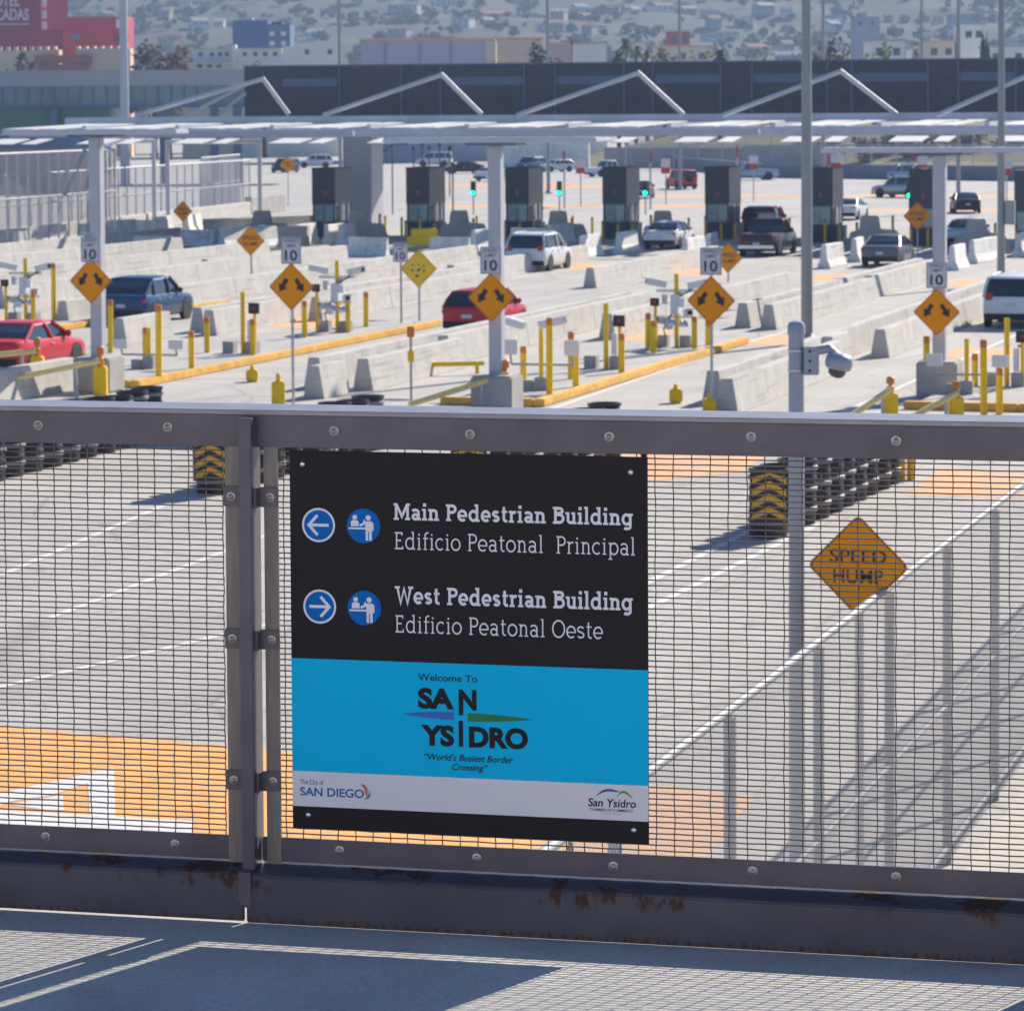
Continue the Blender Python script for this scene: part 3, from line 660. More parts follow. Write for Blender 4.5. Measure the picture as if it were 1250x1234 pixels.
# loose white blocks (short barriers)
bmw = MB(); bmw.prism([(-.30, 0), (-.30, .1), (-.16, .38), (-.10, .95), (.10, .95), (.16, .38), (.30, .1), (.30, 0)], 'x', -1.25, 1.25); bmw = bmw.mesh('white_block', M['white'], bevel=.02, seg=1)
WB = [(30, 308, 'at the left edge behind the near chain link fence'), (62, 300, 'second from the left edge behind the near chain link fence'), (112, 297, 'just left of the left canopy post'), (146, 292, 'just right of the left canopy post'),
      (182, 288, 'left of a pair below the first speed hump sign'), (197, 287, 'right of a pair below the first speed hump sign'), (234, 284, 'right of the farthest left speed hump sign pole'), (185, 311, 'on dark asphalt left of the speed hump sign pole'),
      (240, 302, 'on dark asphalt right of the far speed hump sign pole'), (285, 303, 'just left of the diamond with the thin pole near booth 10'), (318, 303, 'just right of the near booth 10 speed hump diamond'), (372, 298, 'in front of booth 10 at its left corner'),
      (408, 298, 'left of a pair in front of booth 10'), (422, 298, 'right of a pair in front of booth 10'), (448, 313, 'with dark mark left of the yellow attenuator'), (548, 313, 'left of the middle canopy post'), (590, 306, 'touching the middle canopy post'),
      (645, 300, 'behind the white minivan'), (683, 298, 'right behind the white minivan roof'), (719, 314, 'left of a pair right of the white minivan'), (764, 309, 'right of a pair left of the white sedan'), (846, 318, 'behind the speed limit plate right of centre'), (868, 312, 'behind the hidden speed hump diamond'),
      (1015, 327, 'left of a pair right of the green lamp pole'), (1046, 319, 'right of a pair right of the green lamp pole'), (1168, 329, 'just right of the right canopy post'), (1196, 321, 'left of a pair below the light blue sedan'), (1209, 318, 'right of a pair below the light blue sedan'), (1247, 312, 'at the right edge behind the grey lamp pole')]
for i, (x, y, lb) in enumerate(WB):
    o = link('white_block', bmw); p = spot(x, y); o.location = p + LD * .2; side = x in (185, 240, 448, 548, 645, 182); o.rotation_euler = (0, 0, -LA + (rnd.uniform(-.12, .12) if side else math.pi / 2 + rnd.uniform(-.15, .12))); o.scale = (.85 if side else 1.22, 1.05, 1.0 if side else 1.18)
    tag(o, 'white concrete block ' + lb, 'concrete block', 'loose white concrete blocks')

# crash drums ------------------------------------------------------
dm = MB(); dm.lathe([(.33, 0), (.335, .03), (.335, .37), (.35, .40), (.35, .44), (.335, .47), (.335, .78), (.35, .81), (.35, .85), (.33, .88), (.33, 1.10), (.36, 1.12), (.36, 1.17), (.31, 1.17), (.30, .98), (.0, .97)], 18); dm = dm.mesh('drum', M['drum'], smooth=True)
hp = MB()
for z in (.24, .60, .98): hp.lathe([(.345, z), (.365, z + .01), (.365, z + .07), (.345, z + .08)], 18)
hp = hp.mesh('hoop', M['hoop'], smooth=True)
def drums(s0, t0, s1, t1, n, where, first_chev=True):
    for i in range(n):
        f = i / (n - 1); p = lane(s0 + (s1 - s0) * f, t0 + (t1 - t0) * f)
        d_ = thing('crash_drum', 'black crash cushion drum with grey hoops, %s in the row %s' % (ORD[i], where), 'crash drum', p + LP * rnd.uniform(-.04, .04), rnd.uniform(-.1, .1) - LA, 'black crash cushion drums'); d_.rotation_euler.x = rnd.uniform(-.018, .018); d_.rotation_euler.y = rnd.uniform(-.02, .02); d_.scale.z = rnd.uniform(.975, 1.02)
        link('drum_body', dm, d_); link('hoop', hp, d_)
        if i == 0 and first_chev:
            d_['label'] = 'black crash drum with amber and black chevron panel ' + where; d_.rotation_euler.z = R(-4)
            q = MB(); q.box(-.33, .33, -.395, -.372, .28, 1.16); q.build('chevron_board', M['black'], d_)
            q = MB()
            for k in range(4):
                z = .33 + k * .215
                for sg in (-1, 1): q.add([(0, -.398, z + .12), (sg * .29, -.398, z - .04), (sg * .29, -.398, z + .075), (0, -.398, z + .235)], [(0, 1, 2, 3)])
            q.v = [(x, y, min(1.13, max(.31, z))) for x, y, z in q.v]
            q.build('chevron_stripes', M['chev'], d_)
drums(-29.0, 54.5, -29.25, 67.6, 15, 'at the left edge', True)
drums(-23.9, 58.3, -23.75, 66.8, 10, 'left of the sign')
drums(-18.4, 57.5, -18.2, 66.0, 9, 'behind the sign')
drums(-12.2, 54.7, -11.75, 63.1, 10, 'right of the sign')

# bollards ---------------------------------------------------------
def bollard_mesh(h, r=.085):
    a = MB(); a.lathe([(r, 0), (r, h - .16)], 14); b = MB(); b.lathe([(r * 1.01, h - .16), (r * 1.01, h - .01), (r * .8, h + .02), (0.01, h + .03)], 14)
    return a.mesh('post', M['yellow'], smooth=True), b.mesh('cap', M['orange'], smooth=True)
BM = {}
def bollard(x, yb, yt, label, group, r=.085, z0=0.0):
    h = round(max(.5, hgt(x, yb, yt)) * 10) / 10
    if (h, r) not in BM: BM[(h, r)] = bollard_mesh(h, r)
    o = thing('bollard', label, 'bollard', spot(x, yb), rnd.uniform(0, 6), group); o.rotation_euler.x = rnd.uniform(-.012, .012)
    link('post', BM[(h, r)][0], o); link('cap', BM[(h, r)][1], o); return o
for isl, lst in (('left island', ((135, 431, 367, 'partly behind the left canopy post'), (178, 452, 402, 'short, nearest the canopy post'), (194, 468, 371, 'tallest, at the near end of the kerb'), (234, 457, 404, 'standing alone on the kerb'), (253, 437, 387, 'on the rear edge, below the blue crossover'),
        (309, 440, 392, 'in front of the small red display box'), (372, 418, 369, 'right of the thin double arrow sign pole'), (425, 412, 363, 'in front of the tall camera rack'), (447, 405, 356, 'far end, right of the tall camera rack'))),
        ('middle island', ((639, 480, 421, 'short, beside the canopy post base'), (671, 491, 391, 'tallest, at the near end of the kerb'), (697, 470, 408, 'rear one of a pair, left of centre'), (703, 480, 425, 'front one of a pair, left of centre'), (759, 462, 407, 'in front of the small red display box'),
        (791, 432, 383, 'rear one of a pair near the tall camera rack'), (798, 438, 391, 'front one of a pair near the tall camera rack'), (848, 432, 386, 'right of the tall camera rack'), (864, 428, 393, 'beside the thin double arrow sign pole'))),
        ('right island', ((1131, 483, 411, 'left of the canopy post'), (1190, 480, 431, 'behind the tall near one'), (1201, 508, 415, 'tallest and nearest'), (1220, 506, 449, 'short, right of the tallest one'), (1246, 462, 420, 'touching the right edge of the view'))),
        ('far left rack', ((66, 396, 322, 'tall and thin, left of the canopy post'), (41, 404, 358, 'in front of the far left camera rack')))):
    for x, a, b, lb in lst: bollard(x, a, b, 'yellow bollard of the %s, %s' % (isl, lb), 'yellow bollards on the traffic islands')
for i, (x, a, b, lb) in enumerate(((1100, 586, 548, 'left one of the pair'), (1112, 586, 548, 'right one of the pair'))):
    bollard(x, a, b, 'yellow bollard seen through the mesh behind the black drums, ' + lb, 'yellow bollards behind the drums')

# gate pedestals, arms
def gate(x, yb, yt, arm, label, L=3.4):
    g_ = thing('swing_gate', label, 'gate', spot(x, yb), 0, 'yellow swing gates'); h = hgt(x, yb, yt); k = FPX / spot(x, yb).y
    q = MB(); q.box(-.17, .17, -.17, .17, 0, h * .62); q.build('pedestal', M['yellow'], g_, bevel=.03)
    q = MB(); q.lathe([(.09, h * .62), (.09, h * .78), (.05, h * .80), (.05, h * .84), (.10, h * .86), (.10, h), (.07, h + .03)], 12); q.build('beacon', M['orange'], g_, smooth=True)
    if arm:
        dx, dy, dz = arm; n = MB(); n.tube([(0, -.2, h * .74), (dx, dy - .2, h * .74 + dz)], .075, 10); a_ = n.build('arm', M['ypale'], g_, smooth=True)
        n = MB(); n.tube([(dx * .25, dy * .25 - .2, h * .74 + dz * .25), (dx * .25 + .02, dy * .25 - .1, 0)], .04, 8); n.build('arm_rest', M['polew'], g_)
    return g_
gate(123, 484, 424, (-2.35, -.9, -.42), 'yellow swing gate with long pale arm by the left canopy post')
gate(46, 470, 413, (-1.5, -.3, -.12), 'yellow gate with short arm in front of the red sedan')
gate(617, 503, 440, (-2.3, -1.0, -.62), 'yellow swing gate with pale arm at the middle canopy post')
gate(1087, 510, 461, (-.95, -.8, -.5), 'yellow swing gate left of the right canopy post')
gate(1167, 512, 467, (-1.15, -.7, -.5), 'yellow swing gate beside the right canopy post base')
for x, yb, yt, lb in ((340, 497, 457, 'left of the thin sign pole'), (825, 492, 470, 'left of a pair above the rail'), (866, 506, 482, 'right of a pair by the sign pole'), (308, 466, 447, 'small, at the left kerb')):
    p_ = thing('gate_stub', 'stubby yellow gate pedestal ' + lb, 'pedestal', spot(x, yb), 0, 'stubby yellow pedestals'); h = hgt(x, yb, yt)
    q = MB(); q.box(-.16, .16, -.16, .16, 0, h * .80); q.build('pedestal', M['yellow'], p_, bevel=.04); q = MB(); q.lathe([(.06, h * .8), (.06, h), (.03, h + .03)], 10); q.build('knob', M['yellow'], p_)
sk = thing('marker_stake', 'thin marker stake with orange top and yellow box in front of a barrier', 'stake', spot(502, 495)); h = hgt(502, 495, 398)
q = MB(); q.tube([(0, 0, 0), (0, 0, h * .92)], .03, 8); q.build('rod', M['pole'], sk); q = MB(); q.box(-.09, .09, -.09, .09, h * .86, h); q.build('top', M['orange'], sk, bevel=.02); q = MB(); q.box(-.08, .08, -.08, .08, h * .55, h * .70); q.build('box', M['yellow'], sk, bevel=.02)
q = MB(); q.box(-.95, .95, -.06, .06, .25, .37); q.box(-.8, -.7, -.05, .05, 0, .25); q.box(.7, .8, -.05, .05, 0, .25); o = q.build('low_bar', M['yellow'], bevel=.01); o.location = spot(550, 458); o.rotation_euler = (0, 0, .2); tag(o, 'low yellow bar lying on the lane left of the middle canopy post', 'bar')

# inspection equipment racks
def cam_housing(parent, x, y, z, ry, L=.62):
    q = MB(); Mx = Matrix.Translation((x, y, z)) @ Matrix.Rotation(ry, 4, 'Z') @ Matrix.Rotation(R(-12), 4, 'Y')
    q.box(-L / 2, L / 2, -.10, .10, -.09, .09, Mx); q.box(-L / 2 - .05, L / 2 + .12, -.13, .13, .0905, .115, Mx); o = q.build('camera_housing', M['wbox'], parent, bevel=.012)
    q = MB(); q.box(L / 2 + .001, L / 2 + .02, -.07, .07, -.06, .06, Mx); q.build('lens_window', M['black'], o)
def rack(x, yb, yt, label, big=True):
    k = thing('camera_rack', label, 'camera rack', spot(x, yb), -LA, 'lane camera racks'); h = hgt(x, yb, yt)
    q = MB(); q.tube([(0, 0, 0), (0, 0, h)], .07, 10); q.build('mast', M['yellow'], k, smooth=True)
    for sx in (-.42, .30): q = MB(); q.box(sx - .17, sx + .17, -.2, .2, 0, .52); q.build('cabinet', M['gray'], k, bevel=.02)
    if big:
        q = MB(); q.box(-.12, .12, -.30, .12, 1.15, 1.75); q.box(-.10, .10, .14, .3, .75, 1.05); q.build('junction_box', M['wbox'], k, bevel=.02)
        q = MB(); q.tube([(-.62, 0, h * .78), (.62, 0, h * .78)], .05, 8); q.build('crossarm', M['chrome'], k); q = MB(); q.tube([(-.45, 0, h * .45), (.5, 0, h * .45)], .04, 8); q.build('crossarm', M['chrome'], k)
        cam_housing(k, -.62, -.05, h * .88, R(200)); cam_housing(k, .66, .0, h * .86, R(-20)); cam_housing(k, .42, -.25, h * .50, R(-60), .4); cam_housing(k, -.40, -.2, h * .40, R(230), .4)
        q = MB(); q.tube([(-.55, -.4, 0), (-.55, -.4, h * .62)], .055, 8); q.build('side_post', M['yellow'], k); q = MB(); q.box(-.68, -.42, -.55, -.45, h * .60, h * .70); d_ = q.build('display', M['black'], k); q = MB(); q.box(-.60, -.50, -.556, -.551, h * .63, h * .67); q.build('display_lamp', M['red_on'], d_)
        for (bx_, by_, bz_, w_, h_) in ((-.3, -.25, .62, .16, .30), (.22, -.22, .58, .2, .26), (.12, .1, .70, .16, .22), (-.15, -.3, .30, .2, .3)):
            q = MB(); q.box(bx_ - w_ / 2, bx_ + w_ / 2, by_ - .08, by_ + .08, h * bz_, h * bz_ + h_); q.build('sensor_box', M['wbox'], k, bevel=.012)
        q = MB(); q.tube([(-.3, -.2, .5), (-.34, -.25, h * .3), (-.1, -.2, h * .5), (.05, -.1, h * .7), (.5, -.1, h * .8)], .025, 6); q.build('cable', M['black'], k)
        q = MB(); q.lathe([(.14, 0), (.15, .06), (.11, .16), (.02, .2)], 12, c=(.35, -.5, h * .34)); q.lathe([(.14, 0), (.15, .06), (.11, .16), (.02, .2)], 12, c=(.02, -.5, h * .35)); q.build('dome_lamp', M['chrome'], k, smooth=True)
    else:
        q = MB(); q.box(.18, .34, -.12, .10, .55, 1.15); q.build('reader_box', M['wbox'], k, bevel=.015)
        q = MB(); q.tube([(.42, -.1, 0), (.42, -.1, h * .72)], .05, 8); q.build('side_post', M['yellow'], k); q = MB(); q.box(.26, .58, -.22, -.12, h * .68, h * .84); d_ = q.build('display', M['black'], k); q = MB(); q.box(.38, .46, -.226, -.221, h * .74, h * .78); q.build('display_lamp', M['red_on'], d_)
    return k
rack(412, 411, 318, 'tall camera rack with white housings on the left island'); rack(826, 430, 334, 'tall camera rack with white housings on the middle island'); rack(32, 400, 315, 'tall camera rack with white housings at the far left')
rack(297, 438, 356, 'slim reader post with red display on the left island', False); rack(740, 457, 370, 'slim reader post with red display on the middle island', False); rack(1229, 479, 388, 'slim reader post with red display at the right edge', False)
def floods(x, yb, yt, label, cam_=True):
    k = thing('reader_stand', label, 'reader stand', spot(x, yb), -LA, 'low reader stands'); h = hgt(x, yb, yt)
    q = MB(); q.tube([(0, 0, 0), (0, 0, h)], .06, 10); q.build('mast', M['yellow'], k); q = MB(); q.box(-.16, .16, -.12, .12, 0, .5); q.box(-.5, -.2, -.12, .12, 0, .42); q.build('cabinet', M['gray'], k, bevel=.02)
    q = MB(); q.tube([(-.8, 0, h * .42), (.85, 0, h * .42)], .03, 6); q.tube([(-.8, 0, h * .42), (-.8, -.1, h * .6)], .03, 6); q.tube([(.85, 0, h * .42), (.85, -.1, h * .6)], .03, 6); q.build('crossarm', M['gray'], k)
    for sx in (-.8, .85): q = MB(); q.box(sx - .2, sx + .2, -.16, -.05, h * .55, h * .75); q.build('flood_lamp', M['wbox'], k, bevel=.02)
    if cam_: cam_housing(k, .35, -.2, h * .98, R(20), .7); cam_housing(k, -.75, .2, h * .95, R(160), .5)
    return k
floods(661, 484, 391, 'low reader stand with long white camera at near end of middle island'); floods(182, 457, 400, 'low reader stand near the left canopy post', False); floods(1180, 489, 413, 'low reader stand right of the right canopy post', False)

# ------------------------------------------------------------------ traffic signs
def diamond(sz, th=.006, r=.05):
    pts = []
    h = sz / 2
    for a in (0, 90, 180, 270):
        c = (math.cos(R(a)) * (h - r * 1.2), math.sin(R(a)) * (h - r * 1.2))
        for b in (-40, 0, 40): pts.append((c[0] + r * math.cos(R(a + b)) * 1.1, c[1] + r * math.sin(R(a + b)) * 1.1))
    return pts
def scale_poly(p, k): return [(a * k, b * k) for a, b in p]
def arrow_poly(cx, sg):
    # stout arrow pointing down and outward
    base = [(-.055, .19), (.055, .19), (.055, .0), (.13, .0), (0, -.19), (-.13, 0), (-.055, 0)]
    a = sg * R(32); return [(cx + x * math.cos(a) - z * math.sin(a), x * math.sin(a) + z * math.cos(a)) for x, z in base]
def sign_face(parent, zc, sz, kind, face='sorange', y=-.05):
    q = MB(); q.prism([(a, zc + b) for a, b in diamond(sz)], 'y', y - .004, y + .002); pn = q.build('sign_panel', M[face], parent)
    D = diamond(sz); q = MB(); o_, i_ = scale_poly(D, .975), scale_poly(D, .945); n = len(D)
    q.add([(a, y - .006, zc + b) for a, b in o_ + i_], [(k, (k + 1) % n, n + (k + 1) % n, n + k) for k in range(n)]); q.build('border', M['black'], pn)
    if kind == 'arrows':
        for sg in (-1, 1): q = MB(); q.add([(a, y - .0065, zc + b + .03) for a, b in arrow_poly(sg * .22, sg)], [(0, 1, 2, 6), (3, 4, 5), (2, 3, 5, 6)]); q.build('arrow', M['black'], pn)
    elif kind == 'hump':
        place_text(pn, 'lettering', 'SPEED', -.285 * sz, .285 * sz, zc + .03 * sz, .135 * sz, y - .0065, M['black'], .012); place_text(pn, 'lettering', 'HUMP', -.25 * sz, .25 * sz, zc - .17 * sz, .135 * sz, y - .0065, M['black'], .003)
    else:
        for (a, b, w_, h_) in ((-.2, .12, .09, .05), (0, .14, .07, .05), (.19, .1, .09, .05), (-.22, -.06, .08, .09), (0, -.05, .12, .1), (.2, -.07, .09, .08), (-.05, -.25, .12, .1), (.08, .02, .06, .05)):
            q = MB(); q.add([(a - w_ / 2, y - .0065, zc + b - h_ / 2), (a + w_ / 2, y - .0065, zc + b - h_ * .3), (a + w_ / 3, y - .0065, zc + b + h_ / 2), (a - w_ / 2, y - .0065, zc + b + h_ * .3)], [(0, 1, 2, 3)]); q.build('worn_mark', M['black'], pn)
def speed_plate(parent, zc, y=-.05, wd=.53, ht=.66):
    q = MB(); q.prism([(-wd/2, zc - ht/2), (wd/2, zc - ht/2), (wd/2, zc + ht/2), (-wd/2, zc + ht/2)], 'y', y - .004, y + .002); pn = q.build('speed_plate', M['splate'], parent)
    q = MB(); a, b = .47 * wd, .476 * ht; c, e = a - .012, b - .012
    q.add([(-a, y - .006, zc - b), (a, y - .006, zc - b), (a, y - .006, zc + b), (-a, y - .006, zc + b), (-c, y - .006, zc - e), (c, y - .006, zc - e), (c, y - .006, zc + e), (-c, y - .006, zc + e)], [(0,1,5,4),(1,2,6,5),(2,3,7,6),(3,0,4,7)]); q.build('border', M['black'], pn)
    place_text(pn, 'lettering', 'SPEED', -.19, .19, zc + .20, .075, y - .0065, M['black'], .004); place_text(pn, 'lettering', 'LIMIT', -.14, .14, zc + .085, .075, y - .0065, M['black'], .004); place_text(pn, 'lettering', '10', -.165, .165, zc - .25, .26, y - .0065, M['black'], .02)
def zat(x, y, p): return EYE - (y - (136 - (x - 625) * .0059)) * p.y / FPX
SG = [(121, 478, 342, 304, 'left post by the red sedan', True, .40), (358, 496, 350, 306, 'thin pole, second from the left', False, 0), (607, 503, 362, 317, 'middle canopy post', True, .40), (869, 506, 367, 319, 'thin pole right of centre', False, 0), (1147, 484, 380, 335, 'right canopy post', True, .40)]
for x, yb, yd, yp, lb, onpost, off in SG:
    p = spot(x, yb); base = p - LD * off if onpost else p
    g_ = thing('lane_sign', 'double arrow diamond and speed limit 10 plate on the ' + lb, 'road sign', base, -LA, 'double arrow lane signs')
    if not onpost: q = MB(); q.tube([(0, 0, 0), (0, 0, zat(x, yp, p) + .3)], .035, 8); q.build('pole', M['galv'], g_)
    else: q = MB(); q.box(-.04, .04, -.045, .18, zat(x, yd, p) - .5, zat(x, yp, p) + .25); q.build('mount_bar', M['galv'], g_)
    sign_face(g_, zat(x, yd, p), 1.17, 'arrows'); speed_plate(g_, zat(x, yp, p), -.052)
def hump(x, yb, yd, sz, label, kind='hump', face='sorange', poleto=None, polm='galv', rz=0):
    p = spot(x, yb); g_ = thing('warning_sign', label, 'road sign', p, -LA + rz, 'diamond warning signs'); z = zat(x, yd, p)
    q = MB(); q.tube([(0, 0, 0), (0, 0, z + (poleto or .4))], .04, 8); q.build('pole', M[polm], g_); sign_face(g_, z, sz, kind, face)
hump(224, 300, 258, 1.14, 'orange speed hump diamond above white blocks at far left'); hump(307, 349, 294, 1.26, 'orange speed hump diamond left of booth 10'); hump(652, 284, 254, 1.30, 'orange speed hump diamond in front of booth 8')
hump(889, 345, 315, 1.26, 'orange speed hump diamond half hidden by a speed limit plate'); hump(1120, 309, 264, 1.42, 'orange speed hump diamond left of the right canopy post'); hump(352, 252, 201, 1.25, 'small far orange diamond by the white cars at left')
hump(512, 392, 328, 1.33, 'worn yellow diamond with faded lane symbols', 'lanes', 'syellow')
p = far(1049, 690, 28.3); q0 = thing('warning_sign', 'large orange speed hump diamond seen through the mesh, right of the camera pole', 'road sign', (p.x, p.y, 0), -LA, 'diamond warning signs')
q = MB(); q.tube([(0, 0, 0), (0, 0, p.z + .4)], .04, 8); q.build('pole', M['galv'], q0); sign_face(q0, p.z, .87, 'hump')
g_ = thing('speed_sign', 'small far speed limit plate on a thin dark pole left of the yellow diamond', 'road sign', spot(490, 400), -LA); q = MB(); q.tube([(0, 0, 0), (0, 0, 2.9)], .035, 8); q.build('pole', M['pole'], g_); speed_plate(g_, 2.55)

# ------------------------------------------------------------------ canopy posts with light bars
for x, yb, yt, wl, wr, lb in ((121, 478, 165, 2.5, 2.45, 'tall pale canopy post with light bar at the left, by the red sedan'), (607, 503, 175, 2.75, 2.65, 'tall pale canopy post with light bar in the middle'), (1147, 484, 187, 3.0, 3.0, 'tall pale canopy post with light bar at the right')):
    p = spot(x, yb); z = zat(x, yt, p) - .05; c_ = thing('canopy_post', lb, 'canopy post', p, -LA, 'canopy posts with light bars')
    q = MB(); q.box(-.16, .16, -.16, .16, .9, z); q.build('post', M['polew'], c_, bevel=.02)
    q = MB(); q.box(-.52, .52, -.52, .52, 0, .92); q.build('plinth', M['conc2'], c_, bevel=.05)
    q = MB(); q.box(-wl, wr, -.45, .45, z + .061, z + .19); q.build('light_bar', M['beam'], c_, bevel=.03); q = MB(); q.box(-.65, .65, -.40, .40, z, z + .06); q.build('cap_plate', M['screen2'], c_)

# main canopy over the booths
cn = thing('booth_canopy', 'long pale steel canopy with white roof panels and slanted masts over the booths', 'canopy', lane(-50, 181), -LA)
def cl(x, y, T): s, z = at_t(x, y, T); return s + 50, T - 181, z
a0 = cl(80, 145, 181)[0]; a1 = cl(1420, 140, 181)[0]
q = MB(); q.box(a0, a1, -.2, .2, 6.60, 7.08); q.build('rear_beam', M['beam'], cn, bevel=.09)
b0 = cl(100, 160, 169)[0]; b1 = cl(1420, 158, 169)[0]
q = MB(); q.box(b0, b1, -12.2, -11.8, 5.95, 6.40); q.build('front_beam', M['beam'], cn, bevel=.05)
q = MB(); q.box(b0 - 2, b0 + 18, -17.2, -16.8, 6.02, 6.30); q.box(b0 + 24, b0 + 40, -17.2, -16.8, 6.02, 6.30); q.build('eave_beam', M['polew'], cn, bevel=.04)
s0 = a0 + 1.5
while s0 < a1:
    for (u, v_) in ((.0, 1.9), (2.3, 3.3)):
        q = MB(); q.prism([(-11.7, 6.40), (-.3, 6.64), (-.3, 6.70), (-11.7, 6.46)], 'x', s0 + u, s0 + v_); q.build('roof_panel', M['roofw'], cn)
        q = MB(); q.prism([(-15.2, 5.60), (-12.75, 5.86), (-12.75, 5.91), (-15.2, 5.65)], 'x', s0 + u + .5, s0 + v_ + .3); q.build('added_bright_slat', M['roofw'], cn)  # added slats, tilted to catch sun, standing in for bright gaps below the beam
    q = MB(); q.box(s0 + 4.9, s0 + 5.15, -11.7, -.3, 6.30, 6.62); q.build('cross_beam', M['beam'], cn)
    s0 += 5.65
for xa_, xl_, xr_, ya in ((320, 178, 348, 97), (538, 405, 584, 92), (778, 640, 831, 90), (1025, 890, 1092, 88), (1270, 1150, 1330, 86)):
    A = Vector(cl(xa_, ya, 180)); B = Vector(cl(xl_, 141, 180)); C_ = Vector(cl(xr_, 140, 180)); B.y -= 1.5; C_.y += .6
    q = MB(); q.tube([B, A], .13, 10); q.build('mast', M['polew'], cn, smooth=True); q = MB(); q.tube([A + Vector((0, 0, .08)), C_], .13, 10); q.build('mast', M['polew'], cn, smooth=True)
for xa_, xl_, ya in ((300, 232, 104), (300, 268, 114)):
    q = MB(); q.tube([Vector(cl(xl_, 139, 184)), Vector(cl(xa_, ya, 184.6))], .11, 8); q.build('mast', M['polew'], cn)
# raised dark louvred headhouse
hx0 = at_t(298, 80, 186)[0]; hx1 = at_t(1480, 70, 186)[0]
hh = thing('headhouse', 'long raised dark louvred building above the inspection booths', 'building', lane(hx0, 186), -LA); HL = hx1 - hx0
q = MB(); q.box(0, HL, 0, 7, 6.75, 10.05); q.build('wall', M['screen'], hh); q = MB(); q.box(-.05, HL, -.06, 7.05, 10.051, 10.15); q.build('roof', M['screen2'], hh)
fr = [at_t(x, 100, 186)[0] - hx0 for x in (415, 490, 538, 640, 678, 762, 797, 880, 918, 1010, 1040, 1133, 1170, 1240, 1290, 1380)]
for f in fr: q = MB(); q.box(f - .06, f + .06, -.07, -.002, 6.8, 10.0); q.build('mullion', M['screen2'], hh)
for a, b in ((345, 412), (550, 640), (680, 760), (800, 880), (920, 1010), (1042, 1132), (1172, 1238)):
    fa, fb = at_t(a, 90, 186)[0] - hx0, at_t(b, 90, 186)[0] - hx0
    q = MB(); q.box(fa, fb, -.05, -.002, 8.85, 9.35); q.build('window_band', M['screen2'], hh); q = MB(); q.box(fa + .2, fb - .2, -.03, -.002, 8.05, 8.80); q.build('vent_panel', M['screen'], hh)
for z in (7.9, 8.84): q = MB(); q.box(0, HL, -.045, -.003, z, z + .05); q.build('ledge', M['screen'], hh)
pc = spot(437, 286); q = MB(); q.box(-.9, .9, -1.1, 1.1, 0, 6.72); o = q.build('support_pier', M['polew'], bevel=.04); o.location = pc + LD * 1; o.rotation_euler = (0, 0, -LA); tag(o, 'wide concrete pier carrying the dark building behind booth 10', 'pier')

# ------------------------------------------------------------------ inspection booths
def booth(x, yb, num):
    b = thing('inspection_booth', 'dark grey inspection booth numbered %s' % num, 'booth', spot(x, yb) + LD * 1.3 - LP * .28, -LA, 'inspection booths')
    W, L = .68, 1.45
    q = MB(); q.box(-W, W, -L, L, 0, .95); q.build('base', M['boothb'], b, bevel=.02)
    q = MB(); q.box(-W + .05, W - .05, -L + .05, L - .05, .95, 1.98); q.build('window', M['gglass'], b)
    for sx in (-1, 1):
        for sy in (-1, -.25, .45, 1): q = MB(); q.box(sx * W - .05 * (sx + 1), sx * W - .05 * (sx + 1) + .1, sy * L - .05 * (sy + 1), sy * L - .05 * (sy + 1) + .1, .951, 1.979); q.build('window_frame', M['booth'], b)
    q = MB(); q.box(-W - .03, W + .03, -L - .03, L + .03, 1.98, 4.02); q.build('upper_cladding', M['booth'], b, bevel=.015); q = MB(); q.box(-W - .06, W + .06, -L - .06, L + .06, 4.021, 4.09); q.build('roof', M['screen'], b)
    for (u, v_) in ((-.56, -.11), (.11, .56)): q = MB(); q.box(u, v_, -L + .030, -L + .049, 1.02, 1.90); q.build('pane', M['pane'], b)
    for (u, v_) in ((-1.2, -.55), (-.2, .5), (.85, 1.25)): q = MB(); q.box(W - .049, W - .030, u, v_, 1.02, 1.90); q.build('pane', M['pane'], b)
    q = MB(); q.box(W + .001, W + .02, -.95, -.30, .05, 1.90); q.build('door', M['booth'], b, bevel=.008)
    q = MB(); q.box(-.3, .3, -L - .035, -L - .031, 3.02, 3.03); q.box(W + .031, W + .034, -L + .1, L - .1, 2.9, 2.91); q.build('panel_seam', M['black'], b)
    q = MB(); q.box(W + .001, W + .45, -.5, .4, 0, .9); q.build('counter', M['gray'], b)
    wd = .17 * len(num); place_text(b, 'number', num, -.05, -.05 + wd * .8, 2.45, .30, -L - .036, M['orange'], .01)
    return b
BX = [(402, 291, '10'), (517, 291, '9'), (638, 291, '8'), (757, 292, '7'), (882, 292, '6'), (1008, 296, '5'), (1133, 300, '4'), (1262, 305, '3')]
sm_y = bollard_mesh(1.05, .075)
